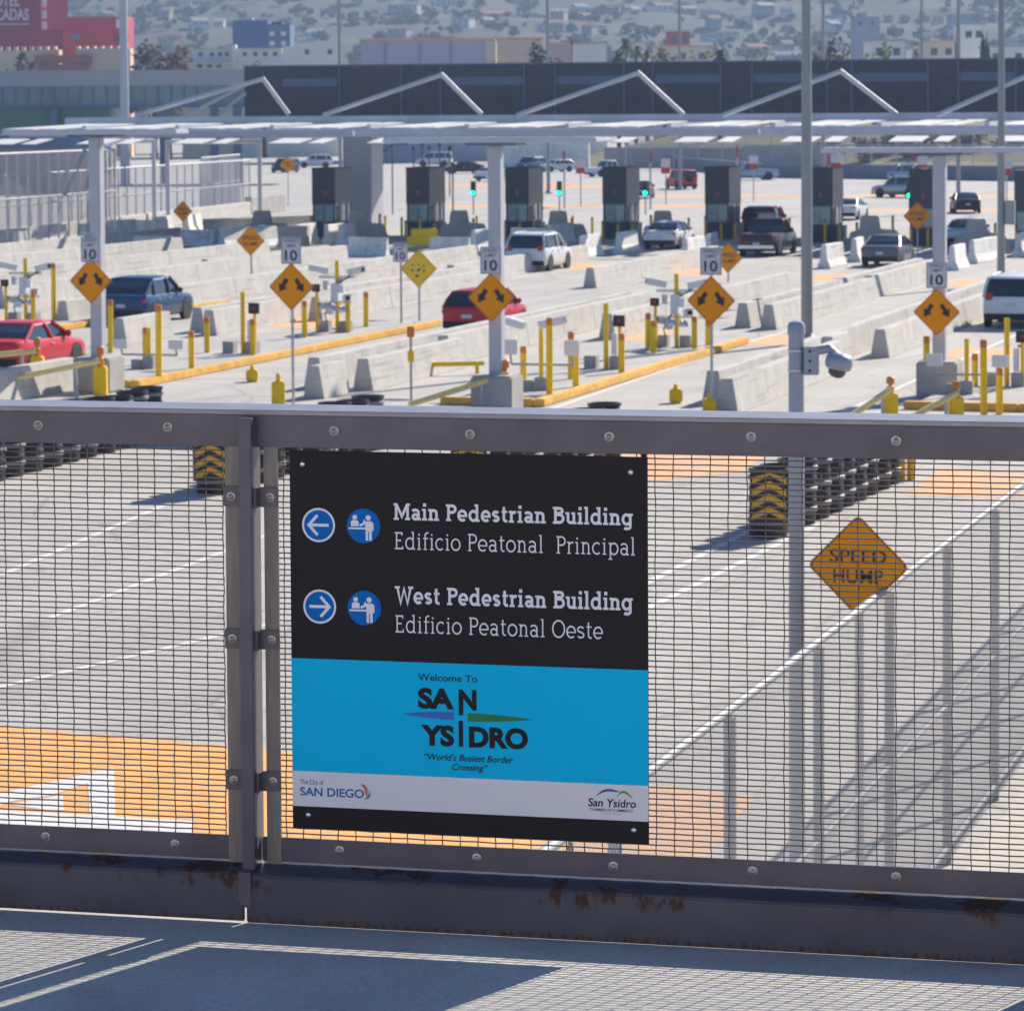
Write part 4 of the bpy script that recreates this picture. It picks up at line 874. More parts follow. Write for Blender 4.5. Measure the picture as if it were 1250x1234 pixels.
for i, (x, y, n) in enumerate(BX):
    booth(x, y, n); p = spot(x, y)
    for j, (ds, dt, lb) in enumerate(((-.75, -1.0, 'left front corner'), (.2, -1.2, 'front face'), (.95, -.9, 'right front corner'), (1.5, 1.2, 'right side'), (2.2, 2.6, 'right side, farther one'), (2.9, 4.5, 'exit lane right of it'), (-1.2, 5.0, 'rear left'), (1.0, 7.0, 'rear'))):
        o = thing('bollard', 'small yellow bollard at booth %s, %s' % (n, lb), 'bollard', p + LP * ds + LD * dt, 0, 'yellow bollards at the booths'); link('post', sm_y[0], o); link('cap', sm_y[1], o); o.scale.z = 1 + .25 * ((i * 3 + j) % 4 == 0)
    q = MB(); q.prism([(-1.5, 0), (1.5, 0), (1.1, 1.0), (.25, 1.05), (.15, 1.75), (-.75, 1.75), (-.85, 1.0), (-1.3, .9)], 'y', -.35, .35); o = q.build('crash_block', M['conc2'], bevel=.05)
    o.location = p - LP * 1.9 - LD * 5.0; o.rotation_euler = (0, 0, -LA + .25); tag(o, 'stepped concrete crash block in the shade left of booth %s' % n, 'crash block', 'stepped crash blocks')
    if i in (1, 2, 3, 4, 5, 6):
        gx, gy = ((512, 255), (578, 262), (683, 262), (788, 262), (905, 262), (1110, 262))[i - 1]
        if i in (2, 3, 4, 6) or i == 1:
            pp = spot(gx, gy); tl = thing('traffic_light', 'small traffic light showing green in the exit lane by booth %s' % n, 'traffic light', pp, -LA, 'green exit signals')
            z = zat(gx, 236 if i != 6 else 239, pp); q = MB(); q.tube([(0, 0, 0), (0, 0, z)], .05, 8); q.build('pole', M['pole'], tl); q = MB(); q.box(-.17, .17, -.12, .12, z - .2, z + .85); hb = q.build('housing', M['black'], tl, bevel=.03); q = MB(); q.lathe([(.15, 0), (.10, .05), (.01, .07)], 14, M=Matrix.Translation((0, -.121, z + .02)) @ Matrix.Rotation(R(90), 4, 'X')); q.build('green_lens', M['green_on'], hb)
q = MB(); q.box(-.9, .9, -.35, .35, .25, .75); q.box(-.7, .7, -.3, .3, .751, 1.15); q.box(-1.0, -.8, -.3, .3, 0, .25); q.box(.8, 1.0, -.3, .3, 0, .25); o = q.build('attenuator', M['yellow'], bevel=.06); o.location = spot(518, 306); o.rotation_euler = (0, 0, .1); tag(o, 'yellow impact attenuator in front of booth 9', 'attenuator')

# ------------------------------------------------------------------ lamp poles
def lamp_pole(p, r, hh_, label, m='pole', group='tall lamp poles'):
    o = thing('lamp_pole', label, 'lamp pole', p, -LA, group)
    q = MB(); q.tube([(0, 0, .25), (0, 0, hh_)], [r, r * .72], 16); q.build('pole', M[m], o, smooth=True); q = MB(); q.box(-r * 1.9, r * 1.9, -r * 1.9, r * 1.9, 0, .06); q.lathe([(r * 1.5, .061), (r * 1.5, .2), (r * 1.05, .3)], 16); q.build('base', M[m], o, bevel=.01)
    q = MB(); q.tube([(0, 0, hh_ - .1), (0, 0, hh_ + .05), (1.8, 0, hh_ + .25)], .06, 8); q.box(1.6, 2.4, -.18, .18, hh_ + .18, hh_ + .34); q.build('lamp_head', M[m], o)
lamp_pole(spot(985, 419), .185, 15, 'thick green grey lamp pole rising out of view right of centre'); lamp_pole(spot(1222, 348), .165, 16, 'grey lamp pole near the right edge rising out of view')
q = MB(); q.box(-.2, .2, -.15, .15, 1.6, 2.6); o = q.build('control_box', M['gray'], bevel=.03); o.location = spot(1222, 348) + LP * .38 - LD * .05 + Vector((0, 0, .9)); o.rotation_euler = (0, 0, -LA); tag(o, 'grey control box fixed to the lamp pole near the right edge', 'control box')
lamp_pole(far(152, 139, 330) * 1.0 - Vector((0, 0, EYE)) + Vector((0, 0, 0)), .5, 26, 'thick pale high mast pole left of the dark building', 'polew')
for x, D, lb in ((415, 285, 'left end'), (669, 290, 'middle'), (830, 300, 'right of the middle palm'), (1005, 280, 'beside the thick green pole'), (1125, 330, 'left of a close pair at right'), (1170, 260, 'right of a close pair at right')):
    p = far(x, 136, D); lamp_pole((p.x, p.y, 0), .17, 24, 'thin dark lamp pole behind the dark building, ' + lb, 'pole', 'thin lamp poles')

# camera pole close to the bridge
cp = thing('camera_pole', 'grey security camera on a round pole just beyond the railing', 'camera pole', (far(972, 393, 30).x, 30, 0), 0); zt_ = far(972, 395, 30).z
q = MB(); q.lathe([(.075, 0), (.072, zt_ - .06)], 20); q.build('pole', M['cctv'], cp, smooth=True); q = MB(); q.lathe([(.082, zt_ - .10), (.082, zt_ - .02), (.06, zt_ + .015), (.01, zt_ + .03)], 20); q.build('cap', M['cctv'], cp, smooth=True)
zb2 = far(975, 440, 30).z
q = MB(); q.box(.06, .20, -.10, -.03, zb2 - .13, zb2 + .13); q.tube([(.17, -.06, zb2 + .09), (.30, -.07, zb2 + .11), (.38, -.08, zb2 + .03)], .045, 10); q.build('bracket', M['cctv'], cp, bevel=.008)
q = MB()
for z in (zb2 + .08, zb2 - .10): q.lathe([(.078, z), (.083, z + .003), (.083, z + .018), (.078, z + .021)], 20)
q.build('clamp', M['chrome'], cp); q = MB(); MD = Matrix.Translation((.38, -.1, zb2 - .02)) @ Matrix.Rotation(R(12), 4, 'Y'); q.lathe([(.02, .095), (.09, .085), (.125, .05), (.13, .0), (.12, -.045), (.10, -.06)], 20, M=MD); q.build('camera_hood', M['cctv'], cp, smooth=True)
q = MB(); q.lathe([(.085, -.061), (.08, -.10), (.05, -.13), (.01, -.14)], 16, M=MD); q.build('dome', M['glass'], cp, smooth=True)
q = MB()
for dz in (-.09, 0, .09): q.lathe([(.014, 0), (.012, .006)], 10, M=Matrix.Translation((.115, -.1005, zb2 + dz)) @ Matrix.Rotation(R(90), 4, 'X'))
q.build('fixing_bolts', M['black'], cp)

# chain link fence on the ramp at the lower right
M['railgalv'] = mat('dull_galvanised', (.34, .35, .36), .65, .1, .12, 6)
M['link'] = lattice_mat('chain_link', (.33, .34, .35), .06, .21, .1); M['link2'] = lattice_mat('fine_fence_mesh', (.36, .37, .39), .10, .24)
ra = thing('chain_link_fence', 'galvanised chain link fence running up beside the road at lower right', 'fence', lane(-5.2, 14.5), -LA)
RZ1, RZ2 = 3.13, 1.55
for z, r_ in ((RZ1, .034), (RZ2, .024), (.16, .035)): q = MB(); q.tube([(0, 0, z), (0, 72, z)], r_, 10); q.build('rail', M['railgalv'], ra, smooth=True)
for k in range(23): q = MB(); q.tube([(0, 1.5 + k * 3.05, 0), (0, 1.5 + k * 3.05, RZ1 - .05)], .045, 10); q.build('fence_post', M['railgalv'], ra, smooth=True)
q = MB(); q.add([(.05, 0, .1), (.05, 72, .1), (.05, 72, RZ1), (.05, 0, RZ1)], [(0, 1, 2, 3)]); q.build('chain_link', M['link'], ra)
q = MB(); q.box(.3, 9, 0, 70, 0, .14); o = struct(q.build('sidewalk', mat('sidewalk_concrete', (.50, .45, .38), .85, 0, .06, 1))); o.location = lane(-5.2, 22); o.rotation_euler = (0, 0, -LA)

# ------------------------------------------------------------------ vehicles
CARP = {}
def paint(name, col, metal=.35):
    if name not in CARP: CARP[name] = mat('car_paint_' + name, col, .36, metal, coat=.25, spec=.35)
    return CARP[name]
wheel_m = MB(); MX = Matrix.Rotation(R(90), 4, 'Y')
wheel_m.lathe([(.20, -.10), (.31, -.105), (.335, -.08), (.335, .08), (.31, .105), (.20, .10)], 22, M=MX); wheel_m = wheel_m.mesh('tyre', M['tyre'], smooth=True)
rim_m = MB(); rim_m.lathe([(.205, -.085), (.205, .085)], 18, M=MX)
for k in range(5):
    a = k * 2 * math.pi / 5
    for sx in (-.092, .086): rim_m.box(sx, sx + .006, -.03, .03, .03, .195, Matrix.Rotation(a, 4, 'X'))
rim_m = rim_m.mesh('rim', M['chrome'])
KINDS = {   # L, W, H, belt, hood, deck, roof rear base, roof rear top, roof front top, screen base
 'sedan': (4.75, 1.83, 1.45, .97, .86, 1.00, -.40, -.20, .06, .22, .33),
 'crossover': (4.65, 1.88, 1.62, 1.02, .95, 1.04, -.475, -.27, .05, .21, .36),
    'hatch': (4.30, 1.78, 1.50, .97, .90, .98, -.485, -.36, .06, .22, .33),
 'suv':   (4.75, 1.92, 1.74, 1.08, 1.02, 1.08, -.490, -.42, .08, .21, .36),
 'jeep':  (4.10, 1.85, 1.82, 1.12, 1.08, 1.12, -.485, -.47, .07, .13, .40),
 'pickup':(5.60, 1.98, 1.84, 1.15, 1.10, 1.12, -.10, -.06, .10, .20, .39),
 'van':   (4.90, 1.95, 1.90, 1.10, 1.00, 1.10, -.492, -.47, .18, .30, .36)}
def car(kind, label, cat, pnt, pos, rz=-LA, detail=True):
    L, W, H, belt, hood, deck, rb, rr, rf, sb, wr = KINDS[kind]; w = W / 2
    c = thing({'suv': 'utility_vehicle', 'crossover': 'utility_vehicle', 'pickup': 'pickup_truck', 'van': 'van', 'jeep': 'off_roader', 'hatch': 'hatchback_car'}.get(kind, 'sedan_car'), label, cat, (pos[0], pos[1], 0), rz, 'cars in the inspection lanes')
    rings = []
    bed = kind == 'pickup'
    for f, zb, zt, k in ((-.5, .42, deck - .16, .88), (-.492, .36, deck - .04, .93), (-.46, .27, deck, .98), (-.36, .24, deck + (.01 if not bed else 0), 1), (rb + .02 if rb > -.4 else -.30, .22, belt + .0, 1), (0, .21, belt, 1), (sb - .02, .22, belt - .02, 1), (sb + .04, .22, hood + .02, .99), (.40, .24, hood - .05, .97), (.465, .28, hood - .16, .91), (.492, .36, hood - .30, .82), (.5, .42, hood - .36, .76)):
        y = f * L; ww = w * k; zm = zb + (zt - zb) * .55
        half = [(ww * .90, zb), (ww * .985, zb + .10), (ww, zm), (ww * .975, zt - .09), (ww * .93, zt - .02), (ww * .80, zt + .012)]
        rings.append([Vector((x, y, z)) for x, z in half] + [Vector((-x, y, z)) for x, z in half[::-1]])
    q = MB(); q.loft(rings); body = q.build('body', pnt, c, smooth=True)
    # glass house
    tw = w * (.72 if kind in ('sedan', 'hatch') else .80); bw = w * .925
    def ring(z, k, y0, y1, x): return [Vector((-x, y0, z)), Vector((x, y0, z)), Vector((x * .96, y1, z)), Vector((-x * .96, y1, z))]
    zr = H - .07; q = MB()
    q.loft([ring(belt - .06, 0, rb * L, sb * L, bw), ring((belt + zr) / 2, 0, (rb + rr) / 2 * L - .03, (sb + rf) / 2 * L + .03, (bw + tw) / 2 + .02), ring(zr, 0, rr * L, rf * L, tw)]); q.build('windows', M['glass'], c, smooth=False)
    q = MB(); q.loft([ring(zr - .035, 0, rr * L - .05, rf * L + .06, tw + .03), ring(zr + .03, 0, rr * L, rf * L, tw - .03), ring(H, 0, rr * L + .18, rf * L - .2, tw - .16)]); q.build('roof', pnt, c, smooth=True)
    ys = [(rb, rr), (sb, rf)]
    if kind in ('suv', 'van', 'hatch', 'crossover'): ys += [(rb + .17, rb + .17), (-.02, -.03)]
    elif kind == 'sedan': ys += [(-.03, -.06)]
    elif kind == 'jeep': ys += [(-.25, -.25), (-.02, -.02)]
    else: ys += [(.04, .03)]
    for a, b in ys:
        for sx in (-1, 1):
            q = MB(); q.tube([(sx * (bw + .004), a * L, belt - .03), (sx * ((bw + tw) / 2 + .024), (a + b) / 2 * L, (belt + zr) / 2), (sx * (tw + .006), b * L, zr)], .048 if kind != 'suv' else .06, 6); q.build('pillar', pnt, c, smooth=True)
    # lower trim with wheel arches
    for f in (-.305, .295):
        for sx in (-1, 1): q = MB(); q.lathe([(.01, 0), (wr + .06, 0), (wr + .06, .012), (.01, .012)], 20, M=Matrix.Translation((sx * (w - .004) - (.012 if sx < 0 else 0), f * L, wr + .01)) @ MX); q.build('wheel_arch', M['rubber'], c)
    q = MB(); q.box(-w * .92, w * .92, -L * .503, -L * .47, .28, .50); q.build('bumper', M['rubber'], c); q = MB(); q.box(-w * .8, w * .8, L * .47, L * .502, .26, .48); q.build('bumper', M['rubber'], c)
    for f in (-.305, .295):
        for sx in (-1, 1):
            k = wr / .335; t_ = link('tyre', wheel_m, c); t_.location = (sx * (w - .085), f * L, wr); t_.scale = (1, k, k); link('rim', rim_m, t_)
    for sx in (-1, 1):
        lx = sx * w * .74
        q = MB(); 
        if kind in ('suv', 'van'): q.box(lx - .12, lx + .12, -L * .5 + .005, -L * .47, .92, 1.18)
        elif kind in ('pickup', 'jeep'): q.box(lx - .05 + sx * .12, lx + .05 + sx * .12, -L * .5 - .003, -L * .47, .78, 1.06)
        else: q.box(lx - .2, lx + .19, -L * .5 + .004, -L * .465, .74, .90)
        q.build('tail_light', M['red_on'], c, bevel=.015)
        q = MB(); q.box(sx * w * .66 - .17, sx * w * .66 + .17, L * .455, L * .496, hood - .36, hood - .22); q.build('head_light', M['lamp'], c, bevel=.02)
        q = MB(); q.box(sx * (w + .02) - .09, sx * (w + .02) + .09, sb * L - .32, sb * L - .20, belt - .02, belt + .14); q.build('mirror', pnt, c, bevel=.03)
        q = MB(); q.box(sx * (w * .985), sx * (w * .985) + sx * .03, -.06 * L, -.06 * L + .2, belt - .19, belt - .15); q.box(sx * (w * .985), sx * (w * .985) + sx * .03, -.26 * L, -.26 * L + .2, belt - .19, belt - .15); q.v = [tuple(v) for v in q.v]; q.build('door_handle', M['chrome'], c)
    q = MB(); q.box(-.17, .17, -L * .5 - .012, -L * .5 + .01, .60 if kind not in ('suv', 'van') else .72, .72 if kind not in ('suv', 'van') else .84); q.build('number_plate', M['splate'], c)
    if kind == 'suv' or kind == 'van':
        for sx in (-1, 1): q = MB(); q.tube([(sx * tw * .9, rr * L + .2, H + .01), (sx * tw * .9, rf * L - .3, H + .02)], .025, 6); q.build('roof_rail', M['chrome'], c)
    if kind == 'jeep':
        q = MB(); q.lathe([(.05, 0), (.34, .0), (.36, .08), (.34, .2), (.05, .2)], 18, M=Matrix.Translation((.05, -L * .5 + .01, .98)) @ Matrix.Rotation(R(90), 4, 'X')); q.build('spare_wheel', M['tyre'], c, smooth=True)
    if bed:
        q = MB(); q.box(-w * .80, w * .80, -L * .47, rb * L - .1, deck - .0, deck + .028); q.build('bed_cover', M['rubber'], c); q = MB(); q.box(-w * .92, w * .92, -L * .5 - .10, -L * .5 + .02, .42, .58); q.build('rear_bumper', M['chrome'], c, bevel=.03)
    return c
red = paint('red', (.62, .012, .022), .0); white = paint('white', (.74, .75, .76), .0); navy = paint('navy', (.028, .065, .15)); black = paint('black', (.016, .016, .018)); silver = paint('silver', (.42, .44, .46), .6)
grey = paint('grey', (.13, .13, .15), .5); maroon = paint('maroon', (.27, .014, .03)); lblue = paint('light_blue', (.33, .45, .58), .4); brown = paint('dark_brown', (.045, .03, .026)); tan = paint('tan', (.45, .38, .28), .1)
def put(x, y): return spot(x, y)
car('sedan', 'bright red sedan at the left edge behind the pale gate arm', 'car', red, put(33, 452)); car('crossover', 'dark blue crossover behind the left canopy post with red tail lamp lit', 'car', navy, put(180, 392))
car('hatch', 'red hatchback partly hidden by the double arrow sign on the middle post', 'car', red, put(594, 406)); car('suv', 'white utility vehicle with roof rails left of the middle booths', 'car', white, put(659, 329))
car('sedan', 'white sedan seen from behind in front of booth 7', 'car', white, put(818, 303)); car('pickup', 'dark pickup truck beside the tall green lamp pole', 'pickup', brown, put(938, 311)); car('suv', 'dark red utility vehicle ahead of the dark pickup', 'car', maroon, put(935, 288))
car('sedan', 'dark grey sedan seen from behind right of the green lamp pole', 'car', grey, put(1085, 324)); car('sedan', 'light blue sedan with brake lamp right of the right canopy post', 'car', lblue, put(1182, 300)); car('suv', 'white utility vehicle cut by the right edge', 'car', white, put(1246, 396))
car('sedan', 'dark sedan driving away beyond the booths near the right lamp pole', 'car', black, put(1178, 260), -.05); car('suv', 'silver utility vehicle turning left beyond booth 4', 'car', silver, put(1099, 241), R(50)); car('suv', 'blue utility vehicle behind the silver one', 'car', lblue, put(1108, 222), R(30))
car('jeep', 'red off roader with black soft top and spare wheel beyond booth 7', 'car', red, put(831, 231), R(18)); car('pickup', 'light blue pickup beyond booth 6', 'pickup', lblue, put(916, 220), R(100)); car('sedan', 'black car just behind the third green signal', 'car', black, put(784, 242), -.1)
car('sedan', 'white car leaving the lane behind booth 5', 'car', white, put(1037, 268), -LA); car('suv', 'far white utility vehicle seen from the side at upper left', 'car', white, put(384, 205), R(95)); car('suv', 'far dark vehicle facing us beside the white one at upper left', 'car', black, put(348, 211), R(160))
car('sedan', 'far white sedan left of booth 8', 'car', white, put(603, 221), R(-40)); car('suv', 'far dark vehicle facing us above booth 8', 'car', navy, put(647, 209), R(150)); car('hatch', 'far white car in the row above booth 8', 'car', white, put(679, 210), R(120)); car('pickup', 'far dark pickup in the row right of the white car', 'pickup', black, put(715, 202), R(75)); car('pickup', 'far white pickup left of booth 7 top', 'pickup', white, put(744, 216), R(120))
car('sedan', 'far dark car between booths 9 and 8', 'car', black, put(566, 212), R(80)); car('van', 'far white van above booth 9', 'van', white, put(530, 203), R(85)); car('van', 'far silver van at the upper left behind the fences', 'van', silver, put(72, 232), R(80)); car('hatch', 'far red car behind the fences at the upper left', 'car', red, put(102, 222), R(90))

# ------------------------------------------------------------------ fences and walls at the left
def fence_run(A, B, z0, z1, rails, step, label, mesh='link2', m='galv', pr=.05, group=None):
    dv = Vector((B.x - A.x, B.y - A.y, 0)); L = dv.length; f_ = thing('mesh_fence', label, 'fence', (A.x, A.y, 0), math.atan2(dv.y, dv.x) - math.pi / 2, group)
    for z in rails: q = MB(); q.tube([(0, 0, z), (0, L, z)], pr * 1.2, 8); q.build('rail', M[m], f_)
    n = min(90, int(L / step))
    for k in range(n + 1): q = MB(); q.tube([(0, L * k / n, z0 * 0), (0, L * k / n, z1)], pr, 8); q.build('fence_post', M[m], f_)
    q = MB(); q.add([(.06, 0, z0), (.06, L, z0), (.06, L, z1), (.06, 0, z1)], [(0, 1, 2, 3)]); q.build('mesh_sheet', M[mesh], f_); return f_
M['link3'] = lattice_mat('dense_fence_mesh', (.20, .21, .23), .14, .17)
fence_run(spot(-120, 333), spot(141, 299), .85, 5.3, (3.0, 5.3), 1.5, 'tall near chain link fence with bright mid rail at the left edge', 'link3', 'polew')
fence_run(spot(-60, 309), spot(305, 262), 1.0, 3.9, (3.9, 2.2), 1.9, 'pale framed fence on a concrete base in the left middle distance', 'link3', 'polew')
fence_run(spot(246, 268), spot(293, 258), 1.0, 4.2, (4.2, 2.3), .9, 'short close barred fence section at the end of the pale framed fence', 'link3', 'polew')
def wall_run(A, B, h, th, label, m='conc2', name='concrete_wall'):
    dv = Vector((B.x - A.x, B.y - A.y, 0)); L = dv.length; q = MB(); q.box(-th / 2, th / 2, 0, L, 0, h); o = q.build(name, M[m], bevel=.03, seg=1); o.location = (A.x, A.y, 0); o.rotation_euler = (0, 0, math.atan2(dv.y, dv.x) - math.pi / 2); return tag(o, label, 'wall')
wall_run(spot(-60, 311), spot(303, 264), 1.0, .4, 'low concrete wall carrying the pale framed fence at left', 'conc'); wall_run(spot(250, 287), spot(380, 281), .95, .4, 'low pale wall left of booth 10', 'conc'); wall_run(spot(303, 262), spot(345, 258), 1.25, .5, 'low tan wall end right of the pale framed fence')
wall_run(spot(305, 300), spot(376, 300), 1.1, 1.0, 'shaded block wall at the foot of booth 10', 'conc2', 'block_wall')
for xa, xb_, yt, lb in ((126, 190, 173, 'left one, above the near fence'), (203, 320, 174, 'right one, ending near the far white cars')):
    A, B = spot(xa, 282), spot(xb_, 280); f_ = thing('pipe_frame', 'blue grey pipe portal frame behind the fences, ' + lb, 'frame', A, 0, 'pipe portal frames'); dd = B - A; z = zat(xa, yt, A)
    q = MB(); q.tube([(0, 0, z), (dd.x, dd.y, z)], .13, 10); q.build('beam', M['beam'], f_, smooth=True)
    for k in (0.02, .98): q = MB(); q.tube([(dd.x * k, dd.y * k, 0), (dd.x * k, dd.y * k, z)], .14, 10); q.build('upright', M['beam'], f_, smooth=True)
# kiosk, thin dark frames near booths 10 and 9
kf = thing('steel_portal', 'thin dark green steel portal between booths 10 and 9', 'frame', spot(472, 262), -LA)
for sx in (-.55, .45): q = MB(); q.tube([(sx, 0, 0), (sx, 0, 5.0)], .05, 8); q.build('upright', M['screen'], kf)
q = MB(); q.tube([(-.55, 0, 4.2), (.45, 0, 5.0), (1.6, 0, 5.0)], .05, 8); q.build('top_bar', M['screen'], kf)
for i, (x, a, b) in enumerate(((505, 232, 180), (516, 226, 176), (524, 228, 180), (537, 238, 176), (540, 254, 200), (549, 240, 180), (553, 262, 200))):
    o = thing('thin_post', 'thin dark post behind booth 9, %s from the left' % ORD[i], 'post', spot(x, a), 0, 'thin dark posts'); q = MB(); h = hgt(x, a, b); q.tube([(0, 0, 0), (0, 0, h)], .06, 8); q.build('post', M['screen'], o); q = MB(); q.box(-.12, .12, -.12, .12, h * .93, h + .1); q.build('head', M['black'], o)
# plates on poles beyond the booths
for i, (x, yb, y0, y1) in enumerate(((709, 252, 195, 212), (813, 250, 194, 212), (920, 246, 190, 207), (1021, 262, 189, 206), (1126, 262, 191, 208), (1229, 262, 195, 214))):
    p = spot(x, yb); o = thing('lane_plate', 'small white and red plate on a pole beyond the booths, %s from the left' % ORD[i], 'road sign', p, -LA, 'white and red plates beyond the booths'); za, zb3 = zat(x, y1, p), zat(x, y0, p)
    q = MB(); q.tube([(0, 0, 0), (0, 0, zb3)], .05, 8); q.build('pole', M['galv'], o); q = MB(); q.box(-.36, .36, -.10, -.06, za + (zb3 - za) * .42, zb3); q.build('white_plate', M['splate'], o); q = MB(); q.box(-.36, .36, -.10, -.06, za, za + (zb3 - za) * .40); q.build('red_plate', M['red'], o)
for i, (x, yb, yt) in enumerate(((689, 255, 185), (794, 256, 185), (900, 250, 178), (1012, 258, 188), (1115, 250, 185))):
    o = thing('lane_post', 'slender pale pole with red top beyond the booths, %s from the left' % ORD[i], 'post', spot(x, yb), 0, 'slender red topped poles'); h = hgt(x, yb, yt); q = MB(); q.tube([(0, 0, 0), (0, 0, h * .8)], .07, 8); q.build('pole', M['polew'], o); q = MB(); q.tube([(0, 0, h * .8), (0, 0, h)], .085, 8); q.build('red_top', M['red'], o)

# ------------------------------------------------------------------ far side: walls, fence, shrubs, buildings
A, B, C_ = spot(740, 197), spot(930, 217), spot(1300, 222)
M['bwall'] = mat('blue_grey_wall', (.20, .22, .26), .8, 0, .08, .3)
wall_run(A, B, 1.5, .5, 'blue grey retaining wall beyond the booths, left part running away', 'bwall'); wall_run(B, C_, 1.5, .5, 'blue grey retaining wall beyond the booths at right', 'bwall')
fence_run(Vector((14, 402, 0)), Vector((95, 372, 0)), 1.0, 5.0, (5.0, 3.0), 3.0, 'tall far chain link fence above the retaining wall at right', 'link3', 'galv', .07)
wall_run(Vector((28, 396, 0)), Vector((39, 392, 0)), 3.0, .5, 'short beige wall left of the far shrubs', 'conc2'); wall_run(Vector((-3, 425, 0)), Vector((10, 420, 0)), 3.2, .6, 'far white wall above the parked cars', 'white'); wall_run(Vector((12, 420, 0)), Vector((30, 410, 0)), 2.6, .6, 'far beige wall right of the parked cars', 'conc2')
LEAF = {k: mat('leaf_' + k, c, .8, 0, .35, .8) for k, c in (('green', (.065, .085, .030)), ('olive', (.15, .14, .06)), ('dark', (.035, .05, .025)), ('lime', (.14, .16, .05)), ('brown', (.085, .065, .045)))}
def leafy(m):   # thin leaves let some light through
    n = m.node_tree; p = n.nodes['Principled BSDF']; out = n.nodes['Material Output']; tl = n.nodes.new('ShaderNodeBsdfTranslucent'); mx = n.nodes.new('ShaderNodeMixShader'); mx.inputs[0].default_value = .45
    if p.inputs['Base Color'].links: n.links.new(p.inputs['Base Color'].links[0].from_socket, tl.inputs[0])
    n.links.new(p.outputs[0], mx.inputs[1]); n.links.new(tl.outputs[0], mx.inputs[2]); n.links.new(mx.outputs[0], out.inputs[0]); return m
for k in LEAF: leafy(LEAF[k])
TRK = mat('bark', (.10, .075, .055), .9, 0, .2, 4)
def crown_mesh(rx, rz, n, sz, seed, clumps=9):
    r_ = random.Random(seed); q = MB(); cs = []
    for _ in range(clumps):
        a = r_.uniform(0, 6.28); k = r_.random() ** .5 * .75; cs.append((rx * k * math.cos(a), rx * k * math.sin(a), rz * r_.uniform(-.7, .8), r_.uniform(.30, .55)))
    for i in range(n):
        cx, cy, cz, cr = cs[i % clumps]; v = Vector((r_.gauss(0, 1), r_.gauss(0, 1), r_.gauss(0, 1))).normalized() * r_.uniform(.45, 1.05) * cr
        p = Vector((cx + v.x * rx, cy + v.y * rx, cz + v.z * rz)); a = Vector((r_.gauss(0, 1), r_.gauss(0, 1), r_.gauss(0, .6))).normalized() * sz * r_.uniform(.6, 1.3); b = a.cross(Vector((r_.gauss(0, 1), r_.gauss(0, 1), r_.gauss(0, 1)))).normalized() * sz * r_.uniform(.4, .9)
        q.add([p - a - b, p + a - b * .6, p + a * .8 + b, p - a * .7 + b], [(0, 1, 2, 3)])
    return q
tree_n = [0]
def tree(x, y, H_, rx, leaf, label, cat='tree', group='trees beyond the border station', n=420, trunk=.38):
    tree_n[0] += 1; t_ = thing('tree' if cat == 'tree' else 'shrub', label, cat, (x, y, 0), rnd.uniform(0, 6), group); rz_ = H_ * (1 - trunk) / 2 * 1.05
    q = MB(); top = H_ * trunk + rz_ * .9; q.tube([(0, 0, 0), (.1, .05, H_ * trunk), (.05, -.1, top)], [H_ * .035, H_ * .026, H_ * .008], 8)
    for k in range(4): a = k * 1.57 + tree_n[0]; q.tube([(0.05, 0, H_ * trunk * (.8 + .1 * k)), (rx * .55 * math.cos(a), rx * .55 * math.sin(a), H_ * trunk + rz_ * (.5 + .2 * k))], [H_ * .016, H_ * .005], 6)
    q.build('trunk', TRK, t_); cq = crown_mesh(rx, rz_, n, rx * .13, tree_n[0]); cq.v = [(a, b, c + H_ * trunk + rz_) for a, b, c in cq.v]; cq.build('crown', LEAF[leaf], t_); return t_
def palm(x, y, H_, label):
    t_ = thing('palm_tree', label, 'palm tree', (x, y, 0), rnd.uniform(0, 6), 'palms beyond the border station'); q = MB(); q.tube([(0, 0, 0), (.2, .1, H_ * .5), (.1, 0, H_)], [.35, .28, .24], 8); q.build('trunk', TRK, t_); q = MB(); r_ = random.Random(int(H_ * 10))
    for k in range(34):
        a = r_.uniform(0, 6.28); e = r_.uniform(-.7, 1.2); L = r_.uniform(1.5, 2.2); pts = []
        for i in range(5):
            f = i / 4; pts.append(Vector((math.cos(a) * math.cos(e) * L * f + .1, math.sin(a) * math.cos(e) * L * f, H_ + math.sin(e) * L * f - .9 * f * f)))
        sd = Vector((-math.sin(a), math.cos(a), 0))
        for i in range(4): w0, w1 = .30 * math.sin(math.pi * (.15 + .8 * i / 4)), .30 * math.sin(math.pi * (.15 + .8 * (i + 1) / 4)); q.add([pts[i] - sd * w0, pts[i] + sd * w0, pts[i + 1] + sd * w1, pts[i + 1] - sd * w1], [(0, 1, 2, 3)])
    q.build('crown', LEAF['green'], t_)
def fx(x, D): return far(x, 136, D).x
